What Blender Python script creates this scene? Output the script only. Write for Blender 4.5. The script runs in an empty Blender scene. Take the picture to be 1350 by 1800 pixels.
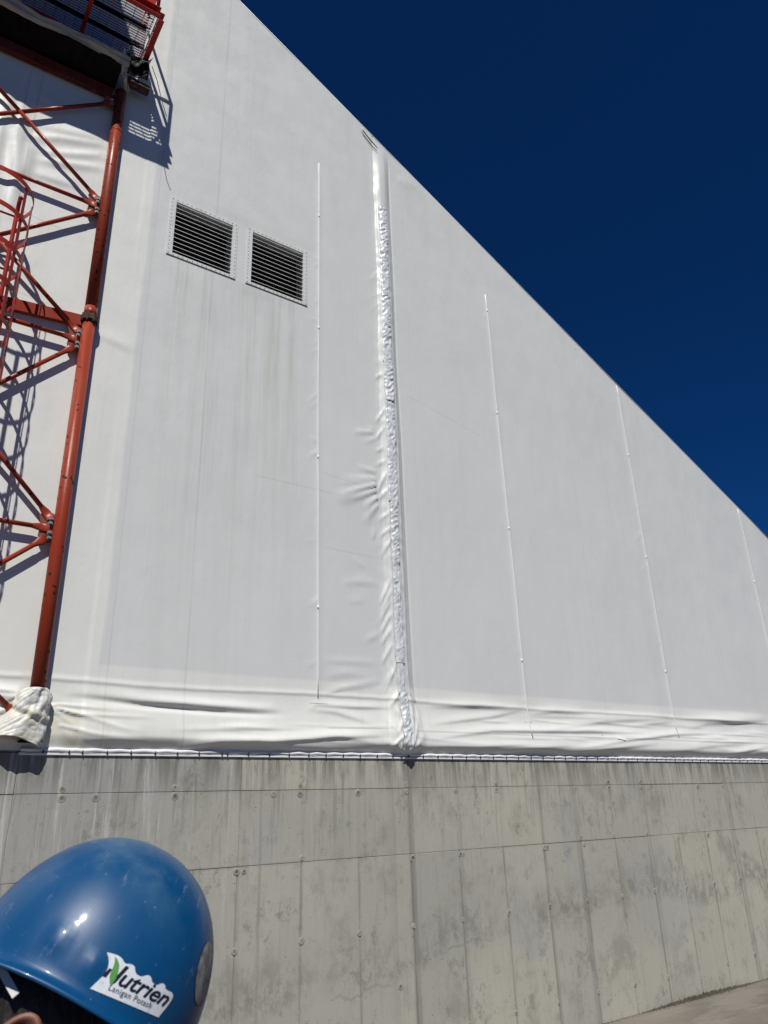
import bpy, bmesh, math, random
import numpy as np
from mathutils import Vector, Matrix
from mathutils.bvhtree import BVHTree

# ---------------------------------------------------------------- camera, sky, sun, exposure
S = bpy.context.scene
C = S.collection
CAM = Vector((0.0, -6.4, 2.19))
cam_d = bpy.data.cameras.new('camera'); cam = bpy.data.objects.new('camera', cam_d); C.objects.link(cam)
X = Vector((0.8228, -0.1875, -0.5365)); Y = Vector((-0.5674, -0.3233, -0.7573)); Z = Vector((-0.0315, 0.9275, -0.3724))
R = Matrix((X, Y, Z))
cam.matrix_world = Matrix.Translation(CAM) @ R.to_4x4()
cam_d.sensor_fit = 'HORIZONTAL'; cam_d.sensor_width = 36.0; cam_d.lens = 1301 / 1350 * 36
cam_d.clip_start = 0.05; cam_d.clip_end = 2000
cam_d.dof.use_dof = True; cam_d.dof.focus_distance = 8.5; cam_d.dof.aperture_fstop = 20
S.camera = cam

SUN = Vector((-0.6, -1.0, 1.6)).normalized()          # direction towards the sun
w = bpy.data.worlds.new('World'); S.world = w; w.use_nodes = True
nt = w.node_tree; bg = nt.nodes['Background']
sky = nt.nodes.new('ShaderNodeTexSky'); sky.sky_type = 'NISHITA'; sky.sun_disc = False
sky.sun_elevation = math.asin(SUN.z); sky.sun_rotation = math.atan2(SUN.x, SUN.y)
sky.altitude = 3000; sky.air_density = 0.8; sky.dust_density = 0.05; sky.ozone_density = 3.0
tint = nt.nodes.new('ShaderNodeMix'); tint.data_type = 'RGBA'; tint.blend_type = 'MULTIPLY'; tint.inputs[0].default_value = 1
tint.inputs[7].default_value = (0.07, 0.42, 0.86, 1)
nt.links.new(sky.outputs[0], tint.inputs[6]); nt.links.new(tint.outputs[2], bg.inputs[0]); bg.inputs[1].default_value = 0.058
sl = bpy.data.lights.new('sun', 'SUN'); sl.energy = 4.75; sl.angle = math.radians(0.5); sl.color = (1, 0.975, 0.925)
so = bpy.data.objects.new('sun', sl); C.objects.link(so); so.rotation_euler = SUN.to_track_quat('Z', 'Y').to_euler(); so.location = (0, 0, 30)
S.view_settings.view_transform = 'Standard'; S.view_settings.look = 'None'; S.view_settings.exposure = 0; S.view_settings.gamma = 1
S.render.resolution_x = 768; S.render.resolution_y = 1024

# ---------------------------------------------------------------- material helpers
def mat(name, rgb, rough=0.6, metal=0.0, spec=0.5):
    m = bpy.data.materials.new(name); m.use_nodes = True
    b = m.node_tree.nodes['Principled BSDF']
    b.inputs['Base Color'].default_value = (*rgb, 1); b.inputs['Roughness'].default_value = rough
    b.inputs['Metallic'].default_value = metal; b.inputs['Specular IOR Level'].default_value = spec
    return m, m.node_tree, b
class G:
    """tiny node-graph writer"""
    def __init__(s, t): s.t = t; s.pos = t.nodes.new('ShaderNodeNewGeometry').outputs['Position']
    def n(s, typ, **k):
        o = s.t.nodes.new(typ)
        for a, b in k.items(): setattr(o, a, b)
        return o
    def put(s, sock, v):
        if isinstance(v, bpy.types.NodeSocket): s.t.links.new(v, sock)
        else: sock.default_value = v
    def m(s, op, a, b=0.0, c=None, clamp=False):
        o = s.n('ShaderNodeMath', operation=op, use_clamp=clamp); s.put(o.inputs[0], a); s.put(o.inputs[1], b)
        if c is not None: s.put(o.inputs[2], c)
        return o.outputs[0]
    def xyz(s):
        o = s.n('ShaderNodeSeparateXYZ'); s.t.links.new(s.pos, o.inputs[0]); return o.outputs
    def noise(s, scale, detail=4, rough=0.55, stretch=(1, 1, 1), vec=None, off=(0, 0, 0), dist=0.0):
        mp = s.n('ShaderNodeMapping'); s.t.links.new(vec or s.pos, mp.inputs[0]); mp.inputs['Scale'].default_value = stretch; mp.inputs['Location'].default_value = off
        o = s.n('ShaderNodeTexNoise'); s.t.links.new(mp.outputs[0], o.inputs['Vector'])
        o.inputs['Scale'].default_value = scale; o.inputs['Detail'].default_value = detail; o.inputs['Roughness'].default_value = rough; o.inputs['Distortion'].default_value = dist
        return o.outputs[0]
    def voro(s, scale, stretch=(1, 1, 1), feature='F1'):
        mp = s.n('ShaderNodeMapping'); s.t.links.new(s.pos, mp.inputs[0]); mp.inputs['Scale'].default_value = stretch
        o = s.n('ShaderNodeTexVoronoi', feature=feature); s.t.links.new(mp.outputs[0], o.inputs['Vector']); o.inputs['Scale'].default_value = scale
        return o.outputs['Distance'], o.outputs['Color']
    def map(s, v, a, b, c=0.0, d=1.0, smooth=True):
        o = s.n('ShaderNodeMapRange'); 
        if smooth: o.interpolation_type = 'SMOOTHSTEP'
        s.put(o.inputs[0], v)
        for i, q in enumerate((a, b, c, d)): s.put(o.inputs[i + 1], q)
        return o.outputs[0]
    def mix(s, f, a, b, bt='MIX'):
        o = s.n('ShaderNodeMix', data_type='RGBA', blend_type=bt); s.put(o.inputs[0], f)
        s.put(o.inputs[6], a if isinstance(a, bpy.types.NodeSocket) else (*a, 1)); s.put(o.inputs[7], b if isinstance(b, bpy.types.NodeSocket) else (*b, 1))
        return o.outputs[2]
    def bump(s, h, strength, dist, bsdf):
        o = s.n('ShaderNodeBump'); o.inputs['Strength'].default_value = strength; o.inputs['Distance'].default_value = dist
        s.put(o.inputs['Height'], h); s.t.links.new(o.outputs[0], bsdf.inputs['Normal'])

def fabric_mat(name, base, light, seams=True, rough=0.42, stain=0.0, crinkle=0.0):
    m, t, b = mat(name, base, rough); g = G(t); x, y, z = g.xyz()
    col = g.mix(0.0, base, light)
    if seams:
        # double layer of cloth: left of the frame line and below the hem
        wob = g.m('MULTIPLY', g.m('SUBTRACT', g.noise(0.8, 3), 0.5), 0.10)
        a = g.map(g.m('ADD', x, wob), 1.58, 1.62, 1, 0)
        c = g.map(g.m('ADD', z, g.m('MULTIPLY', wob, 0.3)), 3.36, 3.40, 1, 0)
        mask = g.m('MAXIMUM', a, c)
        col = g.mix(mask, base, light)
    # cloudy grime and rain streaks
    cl = g.map(g.noise(0.5, 5, 0.6), 0.35, 0.75); col = g.mix(g.m('MULTIPLY', cl, 0.10), col, (0.40, 0.42, 0.40))
    stn = g.map(g.noise(5.0, 6, 0.7, (1, 1, 0.045)), 0.50, 0.72); col = g.mix(g.m('MULTIPLY', stn, 0.09), col, (0.42, 0.41, 0.36))
    st2 = g.map(g.noise(14.0, 5, 0.75, (1, 1, 0.03), off=(3, 0, 1)), 0.56, 0.74); col = g.mix(g.m('MULTIPLY', st2, 0.13), col, (0.36, 0.35, 0.31))
    fine = g.noise(90, 3, 0.6); col = g.mix(g.m('MULTIPLY', fine, 0.06), col, (0.3, 0.3, 0.3))
    if stain:
        sn = g.map(g.noise(4.5, 5, 0.65), 0.42, 0.62); col = g.mix(g.m('MULTIPLY', sn, stain), col, (0.56, 0.50, 0.33))
    if seams:
        def band(lo, hi, s1=0.25): return g.m('MULTIPLY', g.map(x, lo, lo + s1), g.map(x, hi - s1, hi, 1, 0))
        # run-off below the two louvres
        lou = g.m('MULTIPLY', band(1.7, 3.55), g.m('MULTIPLY', g.map(z, 3.6, 7.7, 0.15, 1), g.map(z, 7.72, 7.78, 1, 0)))
        rs = g.map(g.noise(11.0, 6, 0.75, (1, 1, 0.035), off=(8, 0, 3)), 0.40, 0.70)
        col = g.mix(g.m('MULTIPLY', g.m('MULTIPLY', lou, rs), 0.38), col, (0.38, 0.34, 0.27))
        # yellow staining round the tower foot
        yb = g.m('MULTIPLY', g.map(x, 1.2, 2.3, 1, 0), g.m('MULTIPLY', g.map(x, 0.9, 1.2, 0, 1), g.map(z, 2.95, 3.15, 1, 0)))
        yn = g.map(g.noise(6, 5, 0.6, off=(1, 5, 2)), 0.40, 0.60)
        col = g.mix(g.m('MULTIPLY', g.m('MULTIPLY', yb, yn), 0.55), col, (0.62, 0.58, 0.40))
        # scattered specks
        vd, vc = g.voro(1.6); sp = g.map(vd, 0.012, 0.022, 1, 0); col = g.mix(g.m('MULTIPLY', sp, 0.55), col, (0.12, 0.10, 0.08))
        # welded laps: fine lines
        h = None
        for (p, s0, wd, k) in ((2.33, 0.0, 0.010, 0.35), (1.66, 0.0, 0.007, 0.30), (2.70, 0.0, 0.006, 0.16), (5.02, 0.0, 0.010, 0.10), (7.9, 0.0, 0.012, 0.10), (10.8, 0.0, 0.012, 0.10), (0.36, 0.0, 0.012, 0.4), (0.25, 0.0, 0.010, 0.4)):
            dx = g.m('ABSOLUTE', g.m('SUBTRACT', g.m('ADD', x, g.m('MULTIPLY', wob, 0.15)), p))
            ln = g.map(dx, wd * 0.5, wd * 1.3, 1, 0)
            brk = g.map(g.noise(1.4, 3, 0.6, (1, 1, 1), off=(p, 0, 0)), 0.3, 0.55, 0.35, 1)
            col = g.mix(g.m('MULTIPLY', g.m('MULTIPLY', ln, brk), k * 0.6), col, (0.26, 0.26, 0.25))
        for (zz, x0, x1, sl_, k) in ((2.93, 3.7, 4.6, 0.02, 0.35), (2.93, 4.75, 16, 0.0, 0.32), (7.0, 4.9, 6.3, -0.20, 0.15), (5.65, 3.7, 4.6, -0.10, 0.18), (4.78, 3.7, 4.6, -0.03, 0.15), (5.42, 2.9, 4.1, 0.0, 0.16), (7.9, -2, 1.0, -0.12, 0.3), (6.95, -2, 1.0, -0.1, 0.2)):
            dz = g.m('ABSOLUTE', g.m('SUBTRACT', z, g.m('ADD', g.m('MULTIPLY', g.m('SUBTRACT', x, x0), sl_), g.m('ADD', zz, g.m('MULTIPLY', wob, 0.3)))))
            ln = g.m('MULTIPLY', g.map(dz, 0.004, 0.012, 1, 0), g.m('MULTIPLY', g.map(x, x0, x0 + 0.1), g.map(x, x1 - 0.3, x1, 1, 0)))
            col = g.mix(g.m('MULTIPLY', ln, k), col, (0.25, 0.25, 0.24))
    t.links.new(col, b.inputs['Base Color'])
    t.links.new(g.map(g.noise(3, 4), 0.3, 0.7, rough - 0.06, rough + 0.14), b.inputs['Roughness'])
    hh = g.m('ADD', g.m('MULTIPLY', g.noise(2.2, 5, 0.6, (1, 1, 0.6)), 1.0), g.m('MULTIPLY', g.noise(30, 4, 0.6), 0.05 + crinkle))
    g.bump(hh, 0.35, 0.02, b)
    return m
M_FAB = fabric_mat('coated_fabric', (0.635, 0.645, 0.622), (0.725, 0.722, 0.675))
M_TAPE = fabric_mat('patch_tape', (0.62, 0.64, 0.645), (0.62, 0.64, 0.645), False, 0.36, crinkle=0.12)
M_BOOT = fabric_mat('stained_fabric', (0.62, 0.62, 0.58), (0.62, 0.62, 0.58), False, 0.45, stain=0.45)
M_FLAP = fabric_mat('weathered_fabric', (0.36, 0.33, 0.29), (0.36, 0.33, 0.29), False, 0.55, stain=0.3)
M_ROD = fabric_mat('white_pvc', (0.78, 0.78, 0.77), (0.8, 0.8, 0.8), False, 0.35)

def painted_mat(name, paint, rustk=1.0):
    m, t, b = mat(name, paint, 0.38, spec=0.22); g = G(t)
    fade = g.map(g.noise(2.5, 5, 0.6, (1, 1, 0.5)), 0.35, 0.7)
    col = g.mix(g.m('MULTIPLY', fade, 0.55), paint, (paint[0] * 0.9 + 0.02, paint[1] * 1.25 + 0.008, paint[2] * 1.2 + 0.004))
    chalk = g.map(g.noise(9, 5, 0.7, (1, 1, 0.3), off=(2, 1, 0)), 0.58, 0.74); col = g.mix(g.m('MULTIPLY', chalk, 0.28), col, (0.38, 0.20, 0.16))
    vd, vc = g.voro(17.0); zone = g.map(g.noise(2.2, 3, 0.6, off=(5, 5, 5)), 0.46, 0.52)
    pit = g.m('MULTIPLY', g.map(g.m('ADD', vd, g.m('MULTIPLY', g.noise(60, 3), 0.22)), 0.31, 0.35, 1, 0), zone)
    big = g.map(g.noise(7, 6, 0.72, off=(9, 2, 4)), 0.64, 0.67)
    rust = g.m('MULTIPLY', g.m('MAXIMUM', pit, big), rustk, clamp=True)
    col = g.mix(rust, col, (0.035, 0.014, 0.009))
    t.links.new(col, b.inputs['Base Color'])
    t.links.new(g.m('ADD', g.m('MULTIPLY', rust, 0.4), g.map(fade, 0, 1, 0.28, 0.42)), b.inputs['Roughness'])
    g.bump(g.m('SUBTRACT', g.noise(40, 4, 0.6), g.m('MULTIPLY', rust, 0.6)), 0.25, 0.004, b)
    return m
M_RED = painted_mat('red_oxide_paint', (0.275, 0.036, 0.016))
M_HEAD = painted_mat('shade_darkened_red', (0.13, 0.022, 0.016))  # head beam red, with the shade under the platform put into the colour
M_RED2 = painted_mat('bright_red_paint', (0.38, 0.035, 0.025), 0.4)
M_GUS = painted_mat('faded_red_paint', (0.24, 0.075, 0.055))
M_RUST, t_, b_ = mat('rusted_steel', (0.05, 0.025, 0.018), 0.85)
g_ = G(t_); t_.links.new(g_.mix(g_.map(g_.noise(25, 5, 0.7), 0.4, 0.65), (0.03, 0.016, 0.012), (0.13, 0.06, 0.035)), b_.inputs['Base Color']); g_.bump(g_.noise(50, 4), 0.6, 0.006, b_)
M_GALV, t_, b_ = mat('galvanised_steel', (0.42, 0.43, 0.44), 0.45, 0.7)
g_ = G(t_); t_.links.new(g_.mix(g_.noise(30, 4, 0.6), (0.20, 0.21, 0.22), (0.42, 0.43, 0.44)), b_.inputs['Base Color'])
M_BLACK, t_, b_ = mat('black_steel', (0.018, 0.012, 0.011), 0.8, spec=0.2)  # near-black with a faint brown mottle
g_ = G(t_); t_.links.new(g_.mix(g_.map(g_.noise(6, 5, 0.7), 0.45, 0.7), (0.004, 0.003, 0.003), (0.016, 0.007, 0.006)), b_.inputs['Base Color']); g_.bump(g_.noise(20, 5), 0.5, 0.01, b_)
M_DARK, t_, b_ = mat('dark_interior', (0.012, 0.012, 0.012), 0.9)
g_ = G(t_); t_.links.new(g_.mix(g_.noise(5, 4), (0.008, 0.008, 0.008), (0.02, 0.019, 0.017)), b_.inputs['Base Color'])
M_VENT, t_, b_ = mat('painted_vent_metal', (0.60, 0.61, 0.60), 0.5, 0.0)
g_ = G(t_); t_.links.new(g_.mix(g_.map(g_.noise(9, 5, 0.7, (1, 1, 0.2)), 0.45, 0.75), (0.62, 0.63, 0.61), (0.50, 0.49, 0.46)), b_.inputs['Base Color'])
M_BOLT, t_, b_ = mat('dark_bolt', (0.045, 0.04, 0.036), 0.6, 0.4)
g_ = G(t_); t_.links.new(g_.mix(g_.noise(40, 3), (0.03, 0.027, 0.025), (0.09, 0.07, 0.055)), b_.inputs['Base Color'])

# concrete: one recipe in world space so that stains run on across the joints
M_CON, t, b = mat('board_formed_concrete', (0.3, 0.29, 0.26), 0.85, spec=0.25); g = G(t); x, y, z = g.xyz()
def mul(a, b_, **k): return g.m('MULTIPLY', a, b_, **k)
col = g.mix(g.map(g.noise(0.42, 4, 0.55), 0.36, 0.66), (0.445, 0.425, 0.345), (0.375, 0.363, 0.310))
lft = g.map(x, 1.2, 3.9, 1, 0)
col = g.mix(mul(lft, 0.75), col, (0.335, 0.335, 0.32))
pan = t.nodes.new('ShaderNodeObjectInfo'); pr = pan.outputs['Random']
col = g.mix(g.map(pr, 0, 1, 0.0, 0.16, smooth=False), col, (0.20, 0.195, 0.17))
col = g.mix(g.map(pr, 0.86, 0.99, 0, 0.45), col, (0.29, 0.29, 0.30))
blo = g.map(g.noise(2.1, 7, 0.68, (1, 1, 0.8), off=(4, 0, 7)), 0.50, 0.66); col = g.mix(mul(blo, 0.55), col, (0.22, 0.21, 0.17))
bl3 = mul(g.map(g.noise(3.2, 9, 0.80, (1, 1, 0.75), off=(11, 4, 2)), 0.565, 0.60), g.map(g.noise(11, 4, 0.7), 0.35, 0.6)); col = g.mix(mul(bl3, 0.62), col, (0.19, 0.182, 0.150))
pal = g.map(g.noise(0.8, 2, 0.4, off=(21, 4, 2)), 0.60, 0.63); col = g.mix(mul(pal, 0.35), col, (0.33, 0.325, 0.33))
bl2 = g.map(g.noise(7, 7, 0.72, (1, 1, 0.7)), 0.55, 0.68); col = g.mix(mul(bl2, 0.50), col, (0.19, 0.185, 0.16))
# a wandering pour line: mottled and darker just above it, paler below
pl = g.m('SUBTRACT', z, g.m('ADD', 0.62, g.m('ADD', mul(g.map(x, 3.0, 6.6, 0, 0.42), 1.0), mul(g.m('SUBTRACT', g.noise(1.1, 5, 0.6, (1, 1, 0.2)), 0.5), 0.75))))
above = mul(g.map(pl, -0.03, 0.10), g.map(pl, 0.08, 0.55, 1, 0))
mot = mul(g.map(g.noise(8, 8, 0.78, (1, 1, 0.6), off=(7, 7, 1)), 0.42, 0.60), g.map(g.noise(0.9, 3, 0.6, off=(1, 2, 3)), 0.38, 0.55, 0.25, 1))
col = g.mix(mul(mul(above, mot), 0.72), col, (0.185, 0.178, 0.150))
edge = mul(g.map(g.m('ABSOLUTE', pl), 0.004, 0.02, 1, 0), g.map(g.noise(1.6, 4), 0.50, 0.62)); col = g.mix(mul(edge, 0.32), col, (0.17, 0.165, 0.14))
jx = g.m('ABSOLUTE', g.m('SUBTRACT', g.m('FRACT', g.m('ADD', g.m('DIVIDE', g.m('SUBTRACT', x, 2.90), 0.6075), 20.5)), 0.5)); jx = mul(jx, 0.6075)
js = mul(mul(g.map(g.m('ADD', jx, mul(g.noise(20, 4, 0.7, (1, 1, 0.3)), 0.012)), 0.010, 0.030, 1, 0), g.map(z, 1.76, 1.79, 1, 0.25)), g.map(g.noise(2.3, 5, 0.65, (3, 1, 1), off=(0, 3, 0)), 0.32, 0.58, 0.2, 1)); col = g.mix(mul(js, 0.60), col, (0.185, 0.18, 0.155))
hs = g.m('MINIMUM', g.m('ABSOLUTE', g.m('SUBTRACT', z, 1.777)), g.m('ABSOLUTE', g.m('SUBTRACT', z, 2.378))); hs = mul(g.map(g.m('ADD', hs, mul(g.noise(16, 4, 0.7), 0.014)), 0.008, 0.026, 1, 0), g.map(g.noise(2.0, 4, 0.6), 0.35, 0.6)); col = g.mix(mul(hs, 0.45), col, (0.19, 0.185, 0.16))
# rain runs under the cloth hem
top = g.map(z, 2.25, 2.68); st = g.noise(9, 6, 0.7, (1, 1, 0.07)); st2 = g.noise(24, 5, 0.7, (1, 1, 0.05), off=(2, 2, 2))
col = g.mix(mul(mul(top, g.map(st, 0.42, 0.60)), 0.85), col, (0.15, 0.145, 0.118))
top2 = g.map(z, 1.5, 2.6, 0.25, 1)
col = g.mix(mul(mul(top2, g.map(st2, 0.50, 0.64)), 0.5), col, (0.165, 0.16, 0.14))
wh = mul(g.map(g.noise(12, 6, 0.72, (1, 1, 0.055), off=(6, 1, 9)), 0.53, 0.68), mul(g.map(x, 1.6, 4.8, 1.0, 0.25), g.map(z, 0.9, 2.5, 0.1, 1)))
col = g.mix(mul(wh, 0.75), col, (0.55, 0.55, 0.53))
# long damp runs at pour breaks
for px_, wd, k in ((4.735, 0.030, 0.62), (6.56, 0.02, 0.4), (7.12, 0.035, 0.42), (5.36, 0.02, 0.25), (3.10, 0.012, 0.35), (10.25, 0.03, 0.35), (8.42, 0.02, 0.3), (4.50, 0.03, 0.2)):
    dx = g.m('ABSOLUTE', g.m('SUBTRACT', g.m('ADD', x, mul(g.m('SUBTRACT', g.noise(3, 4, 0.6, (1, 1, 0.4)), 0.5), 0.05)), px_))
    ln = g.map(dx, wd * 0.5, wd * 1.8, 1, 0); col = g.mix(mul(ln, mul(g.map(g.noise(1.3, 4, 0.6, off=(px_, 0, 0)), 0.3, 0.6, 0.4, 1), k)), col, (0.175, 0.172, 0.160))
vd, vc = g.voro(13.0); hole = mul(g.map(vd, 0.05, 0.085, 1, 0), g.map(g.noise(1.7, 3), 0.45, 0.6)); col = g.mix(mul(hole, 0.85), col, (0.06, 0.057, 0.05))
vd2, vc2 = g.voro(34.0); hole2 = mul(g.map(vd2, 0.07, 0.12, 1, 0), g.map(g.noise(2.6, 3, off=(3, 3, 3)), 0.52, 0.62)); col = g.mix(mul(hole2, 0.5), col, (0.10, 0.095, 0.08))
fine = g.noise(60, 5, 0.7); col = g.mix(mul(g.map(fine, 0.3, 0.7), 0.18), col, (0.19, 0.185, 0.165))
t.links.new(col, b.inputs['Base Color'])
g.bump(g.m('SUBTRACT', g.m('ADD', mul(g.noise(3.5, 6, 0.65), 0.6), mul(fine, 0.12)), g.m('ADD', mul(hole, 0.9), mul(hole2, 0.4))), 0.30, 0.012, b)

M_JOINT, t_, b_ = mat('joint_mortar', (0.17, 0.165, 0.15), 0.95)
g_ = G(t_); t_.links.new(g_.mix(g_.noise(8, 5, 0.7), (0.12, 0.118, 0.105), (0.27, 0.265, 0.24)), b_.inputs['Base Color'])
M_PLUG, t_, b_ = mat('tie_plug_mortar', (0.27, 0.265, 0.25), 0.9)
g_ = G(t_); t_.links.new(g_.mix(g_.noise(14, 5, 0.7), (0.20, 0.195, 0.17), (0.36, 0.35, 0.31)), b_.inputs['Base Color']); g_.bump(g_.noise(60, 4), 0.5, 0.004, b_)
oc_ = g_.n('ShaderNodeTexCoord').outputs['Object']; sp_ = g_.n('ShaderNodeSeparateXYZ'); t_.links.new(oc_, sp_.inputs[0]); rr_ = g_.m('SQRT', g_.m('ADD', g_.m('POWER', sp_.outputs[0], 2.0), g_.m('POWER', sp_.outputs[2], 2.0))); ob_ = t_.nodes.new('ShaderNodeObjectInfo').outputs['Random']
cc_ = g_.mix(g_.map(g_.noise(14, 5, 0.7), 0.35, 0.65), (0.24, 0.232, 0.19), (0.35, 0.338, 0.285)); cc_ = g_.mix(g_.m('MULTIPLY', g_.map(rr_, 0.012, 0.020, 1, 0), g_.map(ob_, 0.2, 0.8, 0.25, 0.9)), cc_, (0.085, 0.08, 0.068)); t_.links.new(cc_, b_.inputs['Base Color'])

M_GND, t, b = mat('dusty_concrete_apron', (0.27, 0.24, 0.20), 0.9, spec=0.2); g = G(t)
col = g.mix(g.map(g.noise(0.9, 6, 0.6, (0.35, 1, 1)), 0.35, 0.65), (0.215, 0.19, 0.158), (0.15, 0.132, 0.112))
col = g.mix(g.m('MULTIPLY', g.map(g.noise(2.2, 7, 0.65, (0.3, 1, 1), off=(3, 1, 0)), 0.5, 0.62), 0.5), col, (0.26, 0.24, 0.21))
col = g.mix(g.m('MULTIPLY', g.map(g.noise(20, 6, 0.7), 0.5, 0.7), 0.3), col, (0.11, 0.098, 0.085))
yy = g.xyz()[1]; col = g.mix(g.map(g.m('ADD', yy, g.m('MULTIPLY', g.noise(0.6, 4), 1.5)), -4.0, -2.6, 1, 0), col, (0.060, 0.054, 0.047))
t.links.new(col, b.inputs['Base Color']); g.bump(g.noise(6, 7, 0.65), 0.4, 0.02, b)

# ---------------------------------------------------------------- mesh helpers
def link(name, me, m=None, parent=None, smooth=False, **props):
    if m is not None and not me.materials: me.materials.append(m)
    if smooth: me.polygons.foreach_set('use_smooth', [True] * len(me.polygons))
    o = bpy.data.objects.new(name, me); C.objects.link(o)
    if parent: o.parent = parent
    for k, v in props.items(): o[k] = v
    return o
def thing(name, label, category, group=None, loc=(0, 0, 0)):
    o = bpy.data.objects.new(name, None); C.objects.link(o); o.location = loc; o.empty_display_size = 0.1
    o['label'] = label; o['category'] = category
    if group: o['group'] = group
    return o
def pymesh(name, v, f):
    me = bpy.data.meshes.new(name); me.from_pydata([tuple(map(float, p)) for p in v], [], [tuple(map(int, q)) for q in f]); me.update(); return me
def b2m(bm, name):
    me = bpy.data.meshes.new(name); bm.to_mesh(me); bm.free(); return me
def box(bm, lo, hi, bev=0.0, M=None):
    r = bmesh.ops.create_cube(bm, size=1.0)
    vs = r['verts']
    for v in vs: v.co = Vector([lo[i] + (v.co[i] + 0.5) * (hi[i] - lo[i]) for i in range(3)])
    if bev: 
        es = list({e for v in vs for e in v.link_edges}); r2 = bmesh.ops.bevel(bm, geom=es, offset=bev, segments=1, affect='EDGES'); vs = r2['verts'] if M else vs
    if M is not None:
        for v in vs: v.co = M @ v.co
def tube(bm, pts, r, n=12, caps=True):
    pts = [Vector(p) for p in pts]; rs = r if isinstance(r, (list, tuple)) else [r] * len(pts); rings = []
    up = None
    for i, p in enumerate(pts):
        d = (pts[min(i + 1, len(pts) - 1)] - pts[max(i - 1, 0)]).normalized()
        if up is None: up = Vector((0, 0, 1)) if abs(d.z) < 0.9 else Vector((0, -1, 0))
        a = (up - d * up.dot(d)).normalized(); up = a; c = d.cross(a)
        rings.append([bm.verts.new(p + (a * math.cos(2 * math.pi * k / n) + c * math.sin(2 * math.pi * k / n)) * rs[i]) for k in range(n)])
    for i in range(len(rings) - 1):
        for k in range(n): bm.faces.new((rings[i][k], rings[i][(k + 1) % n], rings[i + 1][(k + 1) % n], rings[i + 1][k]))
    if caps: bm.faces.new(rings[0][::-1]); bm.faces.new(rings[-1])
def strip(bm, pts, wd, th, up=(0, 0, 1)):
    """flat bar swept along pts, wide along 'up'"""
    pts = [Vector(p) for p in pts]; up = Vector(up); rings = []
    for i, p in enumerate(pts):
        d = (pts[min(i + 1, len(pts) - 1)] - pts[max(i - 1, 0)]).normalized(); u = (up - d * up.dot(d)).normalized(); s = d.cross(u)
        rings.append([bm.verts.new(p + u * a * wd / 2 + s * c * th / 2) for a, c in ((-1, -1), (1, -1), (1, 1), (-1, 1))])
    for i in range(len(rings) - 1):
        for k in range(4): bm.faces.new((rings[i][k], rings[i][(k + 1) % 4], rings[i + 1][(k + 1) % 4], rings[i + 1][k]))
    bm.faces.new(rings[0][::-1]); bm.faces.new(rings[-1])
def tobj(name, pts, r, m, parent, n=12, **k):
    bm = bmesh.new(); tube(bm, pts, r, n); me = b2m(bm, name)
    o = link(name, me, m, parent, smooth=True, **k); return o
def bobj(name, lo, hi, m, parent, bev=0.0, **k):
    bm = bmesh.new(); box(bm, lo, hi, bev); return link(name, b2m(bm, name), m, parent, **k)
def hexbolt(name, r, h):
    bm = bmesh.new(); bmesh.ops.create_cone(bm, cap_ends=True, segments=12, radius1=r * 1.5, radius2=r * 1.5, depth=h * 0.25, matrix=Matrix.Translation((0, 0, h * 0.125)))
    bmesh.ops.create_cone(bm, cap_ends=True, segments=6, radius1=r, radius2=r * 0.92, depth=h, matrix=Matrix.Translation((0, 0, h * 0.6)))
    bmesh.ops.rotate(bm, verts=bm.verts, cent=(0, 0, 0), matrix=Matrix.Rotation(math.radians(90), 3, 'X'))   # head faces -y
    return b2m(bm, name)

# numpy gradient noise
def _perm(seed): return np.random.default_rng(seed).permutation(512)
def pnoise(x, y, seed=0):
    p = _perm(seed); xi = np.floor(x).astype(int); yi = np.floor(y).astype(int); xf = x - xi; yf = y - yi
    def gr(i, j): a = p[(p[i & 255] + j) & 255] * (2 * math.pi / 512 * 7); return np.cos(a), np.sin(a)
    u = xf ** 3 * (xf * (xf * 6 - 15) + 10); v = yf ** 3 * (yf * (yf * 6 - 15) + 10)
    def d(i, j): gx, gy = gr(xi + i, yi + j); return gx * (xf - i) + gy * (yf - j)
    return (d(0, 0) * (1 - u) + d(1, 0) * u) * (1 - v) + (d(0, 1) * (1 - u) + d(1, 1) * u) * v
def fbm(x, y, seed=0, o=3):
    s = 0; a = 1
    for i in range(o): s = s + a * pnoise(x * 2 ** i, y * 2 ** i, seed + i); a *= 0.5
    return s
def sstep(a, b, v): t = np.clip((v - a) / (b - a), 0, 1); return t * t * (3 - 2 * t)

# ---------------------------------------------------------------- ground (an apron that rises gently away from the wall)
def ground_z(y): return float(np.interp(-y, [-30, 0, 4, 12, 400], [0.0, 0.0, 0.24, 0.45, 0.6]))
gy = [30, 8, 3, 0.02] + [-(i * 0.25) for i in range(1, 33)] + [-12, -30, -120, -500]
gx = [-500, -120, -30, -10] + [i * 0.5 - 6 for i in range(60)] + [26, 40, 120, 500]
V = [(xx, yy, (ground_z(yy) if -30 < yy else 0.55) + (0.006 * math.sin(xx * 1.7 + yy) if -8 < yy < 0 else 0)) for yy in gy for xx in gx]
nx = len(gx)
Fc = [(j * nx + i, (j + 1) * nx + i, (j + 1) * nx + i + 1, j * nx + i + 1) for j in range(len(gy) - 1) for i in range(nx - 1)]
link('ground', pymesh('ground', V, Fc), M_GND, smooth=True, kind='structure')

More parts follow.
